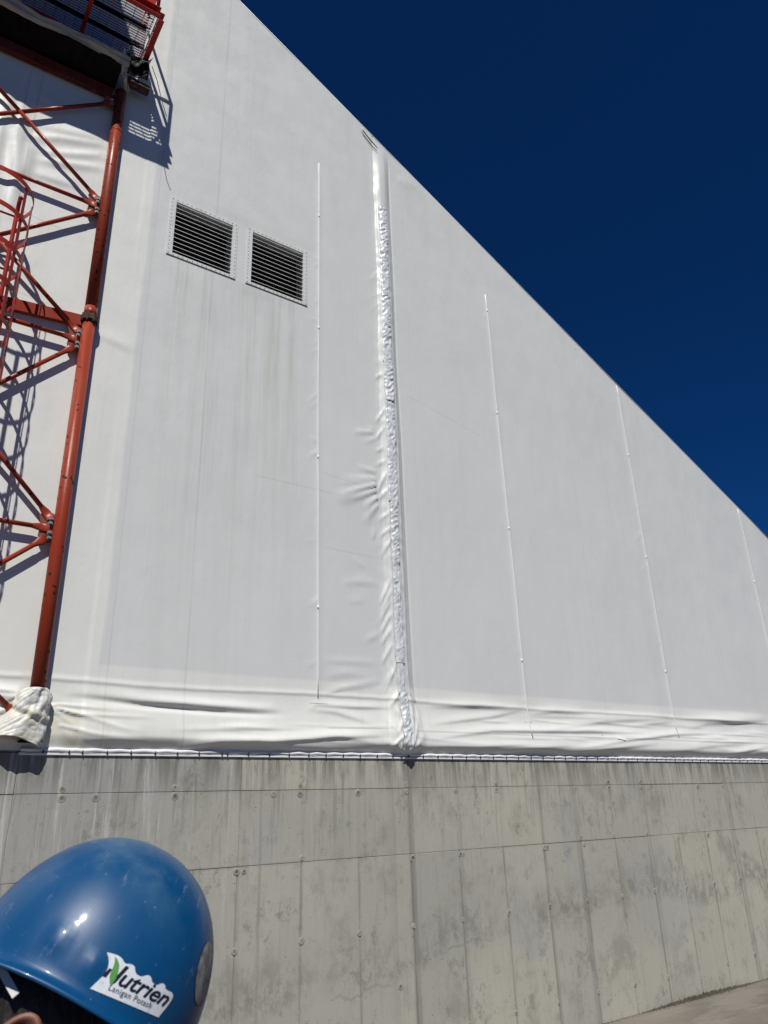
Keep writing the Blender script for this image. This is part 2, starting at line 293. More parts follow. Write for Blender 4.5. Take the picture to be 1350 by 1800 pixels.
# ---------------------------------------------------------------- concrete wall
cw = thing('concrete_wall', 'long board formed grey concrete wall standing under the white fabric gable', 'wall', loc=(0, 0, 0))
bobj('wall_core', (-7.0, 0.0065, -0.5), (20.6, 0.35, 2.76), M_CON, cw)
PM = {}
def panel_mesh(w_, h_):
    k = (round(w_, 3), round(h_, 3))
    if k not in PM:
        bm = bmesh.new(); box(bm, (-w_ / 2, 0, 0), (w_ / 2, 0.04, h_)); 
        es = [e for e in bm.edges if all(v.co.y < 0.001 for v in e.verts)]
        bmesh.ops.bevel(bm, geom=es, offset=0.003, segments=1, affect='EDGES'); PM[k] = b2m(bm, 'concrete_panel')
    return PM[k]
rnd = random.Random(4)
P = 0.6075
def panel(x0, x1, z0, z1, gx_=0.0035, gz=0.003):
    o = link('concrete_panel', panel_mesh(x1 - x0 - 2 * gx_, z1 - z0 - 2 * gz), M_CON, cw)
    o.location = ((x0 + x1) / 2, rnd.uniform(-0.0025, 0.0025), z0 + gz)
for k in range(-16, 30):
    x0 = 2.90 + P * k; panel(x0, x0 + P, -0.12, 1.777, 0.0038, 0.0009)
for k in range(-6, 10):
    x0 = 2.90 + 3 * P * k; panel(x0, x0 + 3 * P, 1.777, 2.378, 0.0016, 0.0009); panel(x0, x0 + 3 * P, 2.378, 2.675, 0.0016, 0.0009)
# form-tie marks: a recessed-looking ring round a mortar plug
bm = bmesh.new()
segs = 20
def ringm(bm, r0, r1, y0, y1, cx=0, cz=0):
    a = [bm.verts.new((cx + math.cos(2 * math.pi * k / segs) * r0, y0, cz + math.sin(2 * math.pi * k / segs) * r0)) for k in range(segs)]
    c = [bm.verts.new((cx + math.cos(2 * math.pi * k / segs) * r1, y1, cz + math.sin(2 * math.pi * k / segs) * r1)) for k in range(segs)]
    for k in range(segs): bm.faces.new((a[k], a[(k + 1) % segs], c[(k + 1) % segs], c[k]))
    return a
a = ringm(bm, 0.011, 0.013, -0.0005, -0.0030); ringm(bm, 0.013, 0.018, -0.0030, -0.0028); ringm(bm, 0.018, 0.026, -0.0028, -0.0010); ringm(bm, 0.026, 0.028, -0.0010, -0.0028); ringm(bm, 0.028, 0.033, -0.0028, 0.003); bm.faces.new(a)
bmesh.ops.remove_doubles(bm, verts=bm.verts, dist=0.0001); TIE = b2m(bm, 'form_tie')
spots = []
for k in range(-3, 17):
    xk = 2.90 + P * k
    for zz in (1.16, 0.28): spots.append((xk + rnd.uniform(-.012, .012), zz + rnd.uniform(-.012, .012)))
    if rnd.random() < 0.8: spots.append((xk + rnd.uniform(-.02, .02), 1.777 + rnd.choice((-0.036, 0.034))))
    if rnd.random() < 0.35: spots.append((xk + 0.055, 1.738))
for k in range(-3, 17):
    xk = 2.90 + P * k
    if rnd.random() < 0.75:
        spots.append((xk + rnd.uniform(-.03, .03), 2.345)); 
        if rnd.random() < 0.7: spots.append((spots[-1][0], 2.412))
spots += [(1.42, 2.41), (1.42, 2.345), (2.30, 2.41), (3.22, 2.345), (4.54, 0.69)]
for sx, sz in spots:
    o = link('form_tie', TIE, M_PLUG if True else None, cw); o.location = (sx, -0.002, sz); s_ = rnd.uniform(0.6, 1.05); o.scale = (s_, 0.55, s_); o.rotation_euler.y = rnd.uniform(0, 6)

# grit and weed line along the foot of the wall
gr = np.random.default_rng(3); vs = []; fs = []
for i in range(11000):
    xx = gr.uniform(4, 15); yy = -abs(gr.normal(0, 0.034)) - 0.004; s_ = gr.uniform(0.004, 0.016) * (1 + 0.6 * math.sin(xx * 2.3)); a_ = gr.uniform(0, 6.3); h = s_ * gr.uniform(0.5, 2.2)
    z0 = ground_z(yy) - 0.002; n0 = len(vs)
    vs += [(xx + math.cos(a_ + q) * s_, yy + math.sin(a_ + q) * s_ * 0.6, z0) for q in (0, 2.1, 4.2)] + [(xx + gr.normal(0, s_ * .3), yy, z0 + h)]
    fs += [(n0, n0 + 1, n0 + 3), (n0 + 1, n0 + 2, n0 + 3), (n0 + 2, n0, n0 + 3)]
M_GRIT, t_, b_ = mat('grit_and_moss', (0.07, 0.06, 0.045), 0.95)
g_ = G(t_); t_.links.new(g_.mix(g_.noise(18, 4), (0.04, 0.035, 0.028), (0.13, 0.115, 0.08)), b_.inputs['Base Color'])
link('grit', pymesh('grit', vs, fs), M_GRIT, kind='stuff', label='dark line of grit and moss along the foot of the concrete wall')

# ---------------------------------------------------------------- fabric building
FOLDS = [([(1.33,3.132),(1.46,3.135),(1.581,3.128),(1.733,3.118),(1.97,3.097),(2.302,3.089),(2.632,3.08),(3.019,3.077),(3.311,3.079)],0.028,0.022),([(1.335,3.092),(1.465,3.095),(1.586,3.087),(1.737,3.076),(1.974,3.055),(2.305,3.046),(2.634,3.036),(3.021,3.031),(3.312,3.032)],0.03,-0.018),([(3.554,3.084),(3.648,3.152),(4.071,3.145),(4.558,3.161)],0.022,0.014),([(1.249,3.031),(1.391,2.985),(1.595,2.921)],0.016,0.014,'f'),([(1.252,3.005),(1.4,2.906),(1.544,2.788)],0.016,0.014,'f'),([(1.256,2.979),(1.366,2.84),(1.486,2.726)],0.016,0.014,'f'),([(1.248,3.04),(1.516,3.03),(1.907,3.006)],0.016,0.014,'f'),([(1.26,3.014),(1.479,2.97),(1.803,2.874),(2.042,2.836)],0.016,0.014,'f'),([(1.318,2.882),(1.584,2.824),(1.904,2.787)],0.016,0.014,'f'),([(0.719,3.141),(0.877,3.129),(1.1,3.115)],0.022,0.018),([(0.743,2.987),(0.89,3.036),(1.061,3.104)],0.022,0.018),([(0.753,2.917),(0.899,2.973),(1.017,3.037)],0.022,0.018),([(0.768,3.072),(0.883,3.082),(1.082,3.101)],0.022,0.018),([(2.246,2.707),(2.443,2.742),(2.649,2.775),(3.029,2.797),(3.317,2.777)],0.03,0.03),([(2.757,2.745),(2.999,2.775),(3.251,2.805),(3.792,2.847),(4.444,2.884)],0.03,0.025),([(2.758,2.709),(3.253,2.75),(3.791,2.739),(4.481,2.76)],0.028,0.022),([(3.554,3.103),(3.855,3.09),(4.296,2.99)],0.03,0.012),([(3.556,2.842),(3.853,2.856),(4.323,2.808)],0.03,0.014),([(3.733,3.259),(4.014,3.334),(4.427,3.413)],0.022,0.012),([(3.749,3.423),(4.016,3.468),(4.261,3.458)],0.03,0.007),([(3.702,3.572),(4.018,3.59),(4.417,3.601)],0.02,0.006),([(3.947,4.405),(4.202,4.456),(4.438,4.462)],0.03,0.007),([(4.028,4.211),(4.249,4.261)],0.03,0.004),([(4.237,3.832),(4.428,3.923)],0.03,0.006),([(4.993,3.008),(5.903,3.12),(6.452,3.228)],0.026,0.012),([(6.507,3.181),(6.94,3.228),(7.575,3.23)],0.036,0.015),([(6.645,2.99),(7.845,3.147),(9.345,3.251)],0.046,0.018000000000000002),([(4.983,2.854),(5.885,2.968),(7.815,3.007),(8.836,3.018)],0.026,0.021),([(8.332,3.1),(9.33,3.199)],0.036,0.012),([(9.406,3.067),(10.037,3.189),(11.706,3.29)],0.046,0.015),([(7.308,2.801),(8.29,2.925),(9.276,3.013),(10.303,3.056)],0.026,0.018000000000000002),([(6.769,2.708),(7.771,2.802),(8.801,2.888)],0.036,0.021),([(8.496,2.725),(9.935,2.875),(11.578,2.978)],0.046,0.012),([(10.193,2.735),(11.544,2.896)],0.026,0.015),([(5.007,3.204),(5.725,3.232),(6.432,3.23)],0.036,0.018000000000000002),([(9.457,3.238),(10.691,3.247),(11.746,3.299)],0.046,0.021),([(4.979,2.79),(5.679,2.789),(6.541,2.845)],0.026,0.012),([(5.315,2.719),(6.45,2.782),(7.319,2.86)],0.036,0.015),([(4.422,6.328),(4.252,6.291),(4.111,6.242)],0.024,0.015600000000000001,'f'),([(4.414,6.363),(4.324,6.368)],0.024,0.010400000000000001,'f'),([(4.437,6.252),(4.337,6.191),(4.266,6.156)],0.024,0.010400000000000001,'f'),([(4.45,5.81),(4.275,5.817),(4.155,5.828)],0.024,0.015600000000000001,'f'),([(4.447,5.737),(4.22,5.685),(3.983,5.637)],0.024,0.0182,'f'),([(4.444,5.657),(4.183,5.543),(3.85,5.371)],0.036,0.0286,'f'),([(4.442,5.585),(4.215,5.465),(3.882,5.325)],0.036,0.0234,'f'),([(4.443,5.498),(4.315,5.386),(4.261,5.282)],0.036,0.026000000000000002,'f'),([(4.454,5.415),(4.346,5.284),(4.24,5.127)],0.036,0.020800000000000003,'f'),([(4.437,5.695),(4.1,5.602),(3.917,5.553)],0.024,0.015600000000000001,'f'),([(4.371,4.986),(4.375,5.107)],0.024,0.013000000000000001,'f'),([(4.244,4.628),(4.084,4.732)],0.024,0.0078000000000000005,'f'),([(4.558,5.836),(4.441,5.553)],0.018,0.012),([(4.585,5.633),(4.438,5.458)],0.018,0.012),([(4.591,5.334),(4.447,5.212)],0.018,0.012),([(4.601,5.15),(4.458,5.032)],0.018,0.012),([(4.596,5.026),(4.466,4.795)],0.018,0.012),([(4.572,6.684),(4.454,6.476)],0.018,0.012),([(4.562,6.439),(4.446,6.237)],0.018,0.012),([(4.533,6.143),(4.45,6.088)],0.018,0.012),([(4.563,5.985),(4.453,5.909)],0.018,0.012),([(4.561,7.171),(4.465,7.094)],0.018,0.012),([(4.558,4.537),(4.439,4.233)],0.018,0.014),([(4.572,4.432),(4.445,4.144)],0.018,0.014),([(4.548,4.291),(4.442,4.07)],0.018,0.014),([(4.56,4.158),(4.437,3.924)],0.018,0.014),([(4.554,3.994),(4.441,3.809)],0.018,0.014),([(4.555,3.819),(4.443,3.61)],0.018,0.014),([(4.59,3.621),(4.475,3.334)],0.018,0.014),([(4.613,3.342),(4.519,3.172)],0.018,0.014),([(4.643,2.894),(4.485,2.759)],0.018,0.014),([(4.671,3.124),(4.575,2.906)],0.018,0.014),([(4.852,3.215),(4.896,2.766)],0.018,0.014),([(4.753,3.35),(4.853,3.229)],0.018,0.014),([(0.308,8.498),(0.596,8.667),(1.121,8.878)],0.045,0.013),([(0.424,8.728),(0.65,8.791),(1.114,8.947)],0.045,0.013),([(0.402,8.1),(0.731,8.136),(0.879,8.171)],0.045,0.013),([(0.467,8.403),(0.752,8.535),(1.121,8.735)],0.045,0.013),([(0.444,8.275),(0.767,8.407),(1.097,8.539)],0.045,0.013),([(0.302,9.131),(0.443,9.104),(0.587,9.077)],0.045,0.013),([(0.28,8.994),(0.42,8.966),(0.55,9.032)],0.045,0.013),([(0.206,9.045),(0.256,8.68),(0.312,8.049),(0.307,7.509)],0.05,0.022),([(0.085,9.144),(0.186,8.347)],0.05,0.022),([(0.208,8.649),(0.271,7.934)],0.05,0.022),([(0.366,8.457),(0.377,7.994)],0.05,0.022),([(0.025,9.102),(0.091,8.477),(0.098,7.926)],0.05,0.022),([(-0.115,9.003),(-0.029,8.033)],0.05,0.022),([(4.982,10.558),(5.042,10.549)],0.02,0.006),([(4.979,10.481),(5.239,10.593),(5.389,10.491)],0.025,0.008),([(4.9,10.512),(5.139,10.646),(5.345,10.63)],0.025,0.008),([(2.651,8.366),(2.68,8.137),(2.646,7.842)],0.03,0.012),([(1.222,6.526),(1.387,6.489),(1.612,6.44)],0.05,0.008)]

XS = 4.655                                             # gathered frame seam
ROD_X = (3.665, 6.49, 9.31, 12.24)
def rake(x): return np.where(x > -3.0, 13.62 - 0.5405 * x, 13.62 + 1.62 + 0.5405 * (x + 3.0))
LOUV = ((1.80, 2.59, 7.755, 8.53), (2.715, 3.51, 7.765, 8.56))
rf = np.random.default_rng(11)
RAND = []
for i in range(64):                                    # long slack drapes in the skirt
    x0 = rf.uniform(-2, 13); z0 = rf.uniform(2.76, 3.16); L = rf.uniform(0.4, 1.7); sl_ = rf.uniform(-0.06, 0.05)
    if 4.35 < x0 + L / 2 < 5: continue
    RAND.append(([(x0, z0), (x0 + L / 2, z0 + L / 2 * sl_ + rf.normal(0, .008)), (x0 + L, z0 + L * sl_)], rf.uniform(.010, .026), rf.uniform(.003, .009)))
for i in range(46):                                    # small puckers beside the rods and the gathered seam
    xr = rf.choice([3.655, 3.655, 4.56, 4.56, 6.48, 9.3]); z0 = rf.uniform(3.3, 9.0) if xr != 9.3 else rf.uniform(3, 6); L = rf.uniform(.05, .16) * (1.6 if xr == 4.56 else 1)
    RAND.append(([(xr, z0), (xr - L, z0 - L * rf.uniform(0.0, 1.5))], rf.uniform(.014, .02), rf.uniform(.003, .007), 'f'))
for ex, ez, aa in ((4.40, 3.12, .016), (4.50, 3.35, .018), (4.585, 3.55, .020), (4.80, 3.45, .018), (4.90, 3.25, .016), (4.98, 2.98, .012), (4.30, 2.86, .014)):
    RAND.append(([(4.70, 2.70), ((4.70 + ex) / 2 + 0.02, (2.70 + ez) / 2), (ex, ez)], .026, aa, 'f'))
def seg_dist(px, pz, P_):
    best = np.full(px.shape, 1e9); tt = np.zeros(px.shape)
    L = [0]; 
    for a_, b_ in zip(P_[:-1], P_[1:]): L.append(L[-1] + math.hypot(b_[0] - a_[0], b_[1] - a_[1]))
    for i, (a_, b_) in enumerate(zip(P_[:-1], P_[1:])):
        dx, dz = b_[0] - a_[0], b_[1] - a_[1]; l2 = dx * dx + dz * dz
        t_ = np.clip(((px - a_[0]) * dx + (pz - a_[1]) * dz) / l2, 0, 1); d_ = np.hypot(px - a_[0] - t_ * dx, pz - a_[1] - t_ * dz)
        q = d_ < best; best = np.where(q, d_, best); tt = np.where(q, (L[i] + t_ * (L[i + 1] - L[i])) / L[-1], tt)
    return best, tt
def height(x, z):
    x = np.asarray(x, float); z = np.asarray(z, float)
    n = 0.012 * fbm(x * 0.35, z * 0.25, 5, 3) + 0.0035 * fbm(x * 1.6, z * 0.7, 9, 3)
    n = np.where(x < 1.5, np.minimum(n, 0.0), n)
    # tension dimples and slack
    n = n + 0.0015 * np.exp(-((x - 1.60) / 0.04) ** 2) * sstep(3.2, 3.6, z)
    # skirt: billows out below the hem line and rolls back in to the clamp bar
    zz = z + 0.030 * pnoise(x * 0.7, x * 0 + 0.3, 3) + 0.006 * pnoise(x * 5, x * 0 + 0.3, 4)
    mod = 1 + 0.30 * pnoise(x * 0.8, x * 0 + 2.2, 21)
    low = 2.775 + 0.035 * pnoise(x * 0.55, x * 0 + 7.7, 22) 
    prof = 0.055 * mod * sstep(3.24, 2.86, zz) * (0.30 + 0.70 * np.clip((3.24 - zz) / 0.42, 0, 1)) 
    prof = prof * sstep(2.695, low + 0.03, z)
    near = 1 - 0.75 * np.exp(-((x - 1.1) / 0.35) ** 2)
    n = n + prof * near + 0.007 * np.exp(-((zz - 3.235) / np.where(zz > 3.235, 0.026, 0.011)) ** 2)
    # gathered seam: a padded ridge
    xs = XS + 0.012 * pnoise(z * 0.6, z * 0 + 1.5, 31) + 0.03 * sstep(3.6, 2.7, z)
    fl = 0.07 * sstep(3.35, 2.8, z); wl = fl + 0.100 + 0.04 * sstep(9.5, 4, z) + 0.022 * pnoise(z * 2.3, z * 0 + 4, 35) + 0.014 * pnoise(z * 7, z * 0 + 4, 36); wr = fl + 0.105 + 0.03 * sstep(8, 3.2, z)
    t_ = x - xs; amp = 0.055 * sstep(11.15, 10.4, z) * (1 + 0.15 * pnoise(z * 2.1, z * 0, 33))
    rid = np.exp(-(np.abs(t_) / np.where(t_ < 0, wl, wr)) ** 3)
    n = n + amp * rid * (0.55 + 0.45 * sstep(2.7, 3.2, z))
    n = n + 0.007 * np.exp(-((t_ + 0.085 + 0.02 * pnoise(z * 1.9, z * 0, 51)) / 0.013) ** 2) * sstep(10.5, 9.5, z) + 0.006 * np.exp(-((t_ - 0.085 - 0.02 * pnoise(z * 1.3, z * 0, 52)) / 0.015) ** 2) * sstep(10.8, 9.5, z)
    n = n + rid * 0.012 * fbm(x * 16 + z * 6, z * 7, 41, 2) * sstep(9.8, 9.2, z)
    n = n - 0.007 * np.exp(-((t_ - wr - 0.045) / 0.014) ** 2) * sstep(11, 10.6, z) * sstep(2.9, 3.3, z) - 0.004 * np.exp(-((t_ + wl + 0.02) / 0.014) ** 2)
    # rods pull the cloth in
    for rx, rz1 in zip(ROD_X, (10.1, 9.2, 8.55, 6.9)): n = n + 0.0045 * np.exp(-((x - rx) / 0.03) ** 2) * sstep(3.1, 3.3, z) * sstep(rz1, rz1 - 0.5, z)
    for fo in FOLDS + RAND:
        P_, w_, a_ = fo[:3]; mode = fo[3] if len(fo) > 3 else 's'
        xs_ = [p[0] for p in P_]; zs_ = [p[1] for p in P_]; m_ = 4.5 * w_
        q = (x > min(xs_) - m_) & (x < max(xs_) + m_) & (z > min(zs_) - m_) & (z < max(zs_) + m_)
        if not q.any(): continue
        d_, t2 = seg_dist(x[q], z[q], P_)
        if mode == 'f':          # fans out from its start and dies away
            wv = w_ * (0.45 + 1.1 * t2); n[q] += a_ * np.exp(-(d_ / wv) ** 2) * sstep(0, 0.06, t2) * (1 - t2) ** 0.9
        elif abs(zs_[-1] - zs_[0]) < 0.35 * abs(xs_[-1] - xs_[0]):     # drape: gentle above, tucked under below
            o_ = np.argsort(xs_); zl = np.interp(x[q], np.array(xs_)[o_], np.array(zs_)[o_]); wv = np.where(z[q] > zl, 1.9 * w_, 0.75 * w_)
            n[q] += (1.0 if zs_[0] < 3.25 else 0.9) * a_ * np.exp(-(d_ / wv) ** 2) * np.clip(np.sin(math.pi * np.clip(t2, 0.01, 0.99)), 0, 1) ** 0.9
        else: n[q] += a_ * np.exp(-(d_ / w_) ** 2) * np.clip(np.sin(math.pi * np.clip(t2, 0.02, 0.98)), 0, 1) ** 0.6
    for (a_, b_, c_, e_) in LOUV:
        dd = np.maximum(np.maximum(a_ - x, x - b_), np.maximum(c_ - z, z - e_)); n = n * sstep(0.0, 0.18, dd)
    n = n * sstep(2.68, 2.74, z) 
    # the cloth never reaches the red column that stands against it
    q = (np.abs(x - 1.13) < 0.11) & (z > 3.0); n = np.where(q, np.minimum(n, 0.004), n)
    return np.clip(n, -0.03, 0.25)

fb = thing('fabric_building', 'tall white tensioned fabric gable with a gathered seam and two louvred vents', 'building')
def lines(a, b, step):
    k = max(1, int(round((b - a) / step))); return list(np.linspace(a, b, k + 1))
ZL = np.array(lines(2.69, 3.30, 0.0125) + lines(3.30, 10.4, 0.026)[1:] + lines(10.4, 12.6, 0.06)[1:] + lines(12.6, 15.6, 0.2)[1:])
def fabric_panel(x0, x1, steps):
    xl = [x0]
    for (b_, st_) in steps: xl += lines(xl[-1], b_, st_)[1:]
    xl = np.array(xl); Xg, Zg = np.meshgrid(xl, ZL); top = np.broadcast_to(rake(xl), Xg.shape); cl = Zg >= top; Zg = np.minimum(Zg, top)
    Ng = height(Xg.ravel(), Zg.ravel()).reshape(Xg.shape)
    Vv = np.stack([Xg, -0.004 - Ng, Zg], -1).reshape(-1, 3); nx_ = len(xl); idx = np.arange(Xg.size).reshape(Xg.shape)
    a, b_, c, d = idx[:-1, :-1], idx[:-1, 1:], idx[1:, 1:], idx[1:, :-1]
    keep = ~(cl[:-1, :-1] & cl[:-1, 1:]); cx = (Xg[:-1, :-1] + Xg[1:, 1:]) / 2; cz = (Zg[:-1, :-1] + Zg[1:, 1:]) / 2
    for (l0, l1, l2, l3) in LOUV: keep &= ~((cx > l0 + 0.045) & (cx < l1 - 0.045) & (cz > l2 + 0.045) & (cz < l3 - 0.045))
    q = np.stack([a[keep], b_[keep], c[keep], d[keep]], -1)
    me = bpy.data.meshes.new('fabric_panel'); me.vertices.add(len(Vv)); me.vertices.foreach_set('co', Vv.ravel())
    me.loops.add(q.size); me.loops.foreach_set('vertex_index', q.ravel()); me.polygons.add(len(q)); me.polygons.foreach_set('loop_start', np.arange(0, q.size, 4)); me.polygons.foreach_set('loop_total', np.full(len(q), 4))
    me.update(calc_edges=True); me.validate()
    return link('fabric_panel', me, M_FAB, fb, smooth=True)
fabric_panel(-7.5, -1.0, [(-1.0, 0.12)])
fabric_panel(-1.0, 2.33, [(2.33, 0.02)])
fabric_panel(2.33, 3.665, [(3.665, 0.02)])
fabric_panel(3.665, XS, [(4.45, 0.02), (XS, 0.009)])
fabric_panel(XS, 6.49, [(4.85, 0.009), (6.49, 0.026)])
fabric_panel(6.49, 9.31, [(9.31, 0.035)])
fabric_panel(9.31, 12.24, [(12.24, 0.05)])
fabric_panel(12.24, 20.2, [(14, 0.06), (20.2, 0.25)])

# roof membrane running back from the rake, and the rake edge roll
xr = [-26.3, -20, -10, -3.0, 0, 5, 10, 15, 20.2]; V = []; 
def rz(x_): return float(rake(np.array(x_)))
for x_ in xr: V += [(x_, 0.0, max(rz(x_), 2.6)), (x_, 30.0, max(rz(x_), 2.6))]
link('roof_membrane', pymesh('roof_membrane', V, [(2 * i, 2 * i + 2, 2 * i + 3, 2 * i + 1) for i in range(len(xr) - 1)]), M_ROD, fb)
tobj('rake_edge', [(-3.0, -0.004, rz(-3)), (20.2, -0.004, rz(20.2))], 0.007, M_ROD, fb, 8)
link('gable_fabric', pymesh('gable_fabric', [(-26, -0.002, 2.6), (-7.5, -0.002, 2.6), (-7.5, -0.002, rz(-7.5)), (-26, -0.002, rz(-26))], [(0, 1, 2, 3)]), M_FAB, fb)
bobj('rear_wall', (-26, 29.9, 0), (20.2, 30.1, 3.0), M_JOINT, fb)
bobj('eave_wall', (20.25, 0.36, -0.1), (20.6, 29.8, 2.6), M_JOINT, fb)

# seam rods in their white sleeves, with small collars
def hn(x_, z_): return float(height(np.array([x_]), np.array([z_]))[0])
for rx, z0, z1 in ((3.665, 3.215, 10.11), (6.49, 2.90, 9.19), (9.31, 2.97, 8.55), (12.24, 3.0, 6.95)):
    pts = [(rx, -0.010 - hn(rx, zz), zz) for zz in np.linspace(z0, z1, 36)]
    ro = tobj('seam_rod', pts, 0.0062, M_ROD, fb, 8)
    for zc in np.arange(z0 + 0.9, z1, 1.7): tobj('collar', [(rx, -0.010 - hn(rx, zc), zc - .02), (rx, -0.010 - hn(rx, zc), zc + .02)], 0.0085, M_ROD, ro, 8)
# square reinforcing patch under the first and second rods
for cx, cz, hw, hh in ((3.675, 3.215, 0.10, 0.055), (6.50, 3.14, 0.06, 0.06)):
    xs_ = np.linspace(cx - hw, cx + hw, 13); zs_ = np.linspace(cz - hh, cz + hh, 9); Xg, Zg = np.meshgrid(xs_, zs_); Ng = height(Xg.ravel(), Zg.ravel()); ii = np.arange(Xg.size).reshape(Xg.shape)
    link('reinforcing_patch', pymesh('reinforcing_patch', np.stack([Xg.ravel(), -0.0065 - Ng, Zg.ravel()], -1), np.stack([ii[:-1, :-1], ii[:-1, 1:], ii[1:, 1:], ii[1:, :-1]], -1).reshape(-1, 4)), M_FAB, fb, smooth=True)

# crinkled patch strips laid along the gathered seam
rt = np.random.default_rng(8)
def tape(z1, z0, xc, wd, cr, seed, lift=0.008, flare=0.0):
    nz = int((z1 - z0) / 0.009); xs_ = np.linspace(-wd / 2, wd / 2, 15); zs_ = np.linspace(z0, z1, nz)
    Tg, Zg = np.meshgrid(xs_, zs_); k = 1 + flare * (1 - (Zg - z0) / (z1 - z0)); Xg = xc(Zg) + Tg * k + 0.004 * pnoise(Zg * 9, Tg * 0 + seed, seed)
    n_ = height(Xg.ravel(), Zg.ravel()).reshape(Xg.shape)
    c1 = np.abs(pnoise(Tg * 7 + Zg * 5 + seed, Zg * 13 - Tg * 13, seed)); c2 = np.abs(pnoise(Tg * 20 - Zg * 6, Zg * 26 - Tg * 20, seed + 3))
    edge_ = np.clip((wd / 2 - np.abs(Tg)) / 0.012, 0, 1); cr_ = cr * (0.026 * (0.5 - c1) + 0.008 * (0.4 - c2)) * (0.55 + 0.9 * np.clip(pnoise(Zg * 1.7, Zg * 0 + seed, 5) + 0.3, 0, 1)) * (0.35 + 0.65 * edge_)
    Yg = -0.004 - n_ - lift - np.maximum(cr_, -0.006) - 0.003 * edge_; ii = np.arange(Xg.size).reshape(Xg.shape)
    o = link('patch_strip', pymesh('patch_strip', np.stack([Xg, Yg, Zg], -1).reshape(-1, 3), np.stack([ii[:-1, :-1], ii[:-1, 1:], ii[1:, 1:], ii[1:, :-1]], -1).reshape(-1, 4)), M_TAPE, fb, smooth=True)
    return o
xc0 = lambda z_: XS - 0.022 + 0.012 * pnoise(z_ * 0.6, z_ * 0 + 1.5, 31) + 0.03 * sstep(3.6, 2.7, z_)
zt = 9.83; i = 0
while zt > 4.1:
    L = rt.uniform(0.45, 0.95); zb = max(zt - L, 3.62); tape(zt, zb, lambda z_, q=rt.uniform(-.008, .008): xc0(z_) + q, (0.125 if zt > 5.5 else 0.10) + rt.uniform(-.006, .01), 0.8 + rt.uniform(0, .5), 50 + i); zt = zb + 0.02; i += 1
tape(zt, 3.30, xc0, 0.085, 0.25, 90, flare=0.1); tape(3.32, 2.735, lambda z_: xc0(z_) + 0.01, 0.10, 1.1, 93, 0.012, flare=0.3)
# loose rope end and dark lashing at the top of the gathered seam
tobj('lashing', [(4.60, -0.04, 10.93), (4.50, -0.03, 11.02), (4.38, -0.03, 11.12), (4.34, -0.03, 11.17)], [0.005, 0.012, 0.010, 0.004], M_BOOT, fb, 8)
tobj('lashing', [(4.60, -0.055, 10.90), (4.50, -0.05, 10.985), (4.36, -0.045, 11.12)], 0.004, M_BOLT, fb, 6)

# clamp bar, hem and anchor bolts at the foot of the cloth
HB = 2.667
bobj('clamp_bar', (1.07, -0.016, HB - 0.010), (20.2, -0.003, HB + 0.010), M_ROD, fb, 0.003)
vs = []; fs = []; bx_ = [1.24, 1.43, 1.53, 1.72, 1.91, 2.11, 2.30, 2.49, 2.70, 2.75, 2.95]
while bx_[-1] < 20: bx_.append(bx_[-1] + 0.195 + rt.uniform(-.012, .012))
xs_ = np.arange(1.08, 20.2, 0.02); nb = np.array(bx_); 
ph = np.array([min(abs(xx - nb)) for xx in xs_]); sag = np.clip(ph / 0.1, 0, 1)
for xx, s_ in zip(xs_, sag):
    for zz, yy in ((HB + 0.011, -0.008), (HB + 0.015, -0.013 - 0.004 * s_), (HB + 0.024 + 0.008 * s_, -0.016 - 0.008 * s_), (HB + 0.034 + 0.008 * s_, -0.013 - 0.008 * s_), (HB + 0.048, -0.004)): vs.append((xx, yy, zz))
for i in range(len(xs_) - 1):
    for k in range(4): fs.append((i * 5 + k, (i + 1) * 5 + k, (i + 1) * 5 + k + 1, i * 5 + k + 1))
link('scalloped_hem', pymesh('scalloped_hem', vs, fs), M_ROD, fb, smooth=True)
tobj('lacing_cable', [(xx, -0.018 - 0.002 * math.sin(xx * 9), HB + 0.012 + 0.003 * math.sin(xx * 31)) for xx in np.arange(1.08, 20, 0.06)], 0.0016, M_BOLT, fb, 5)
BOLT = hexbolt('anchor_bolt', 0.0075, 0.014)
bm = bmesh.new(); bm.from_mesh(BOLT); box(bm, (-0.003, -0.022, -0.002), (0.003, -0.012, 0.018)); BOLT = b2m(bm, 'anchor_bolt')
for xb in bx_:
    o = link('anchor_bolt', BOLT, M_BOLT, fb); o.location = (xb, -0.010, HB + 0.010)
link('white_tag', pymesh('white_tag', [(x_, -0.012 - hn(x_, z_), z_) for x_, z_ in ((7.98, 2.925), (8.13, 2.905), (8.16, 2.945), (8.01, 2.965))], [(0, 1, 2, 3)]), M_ROD, fb)

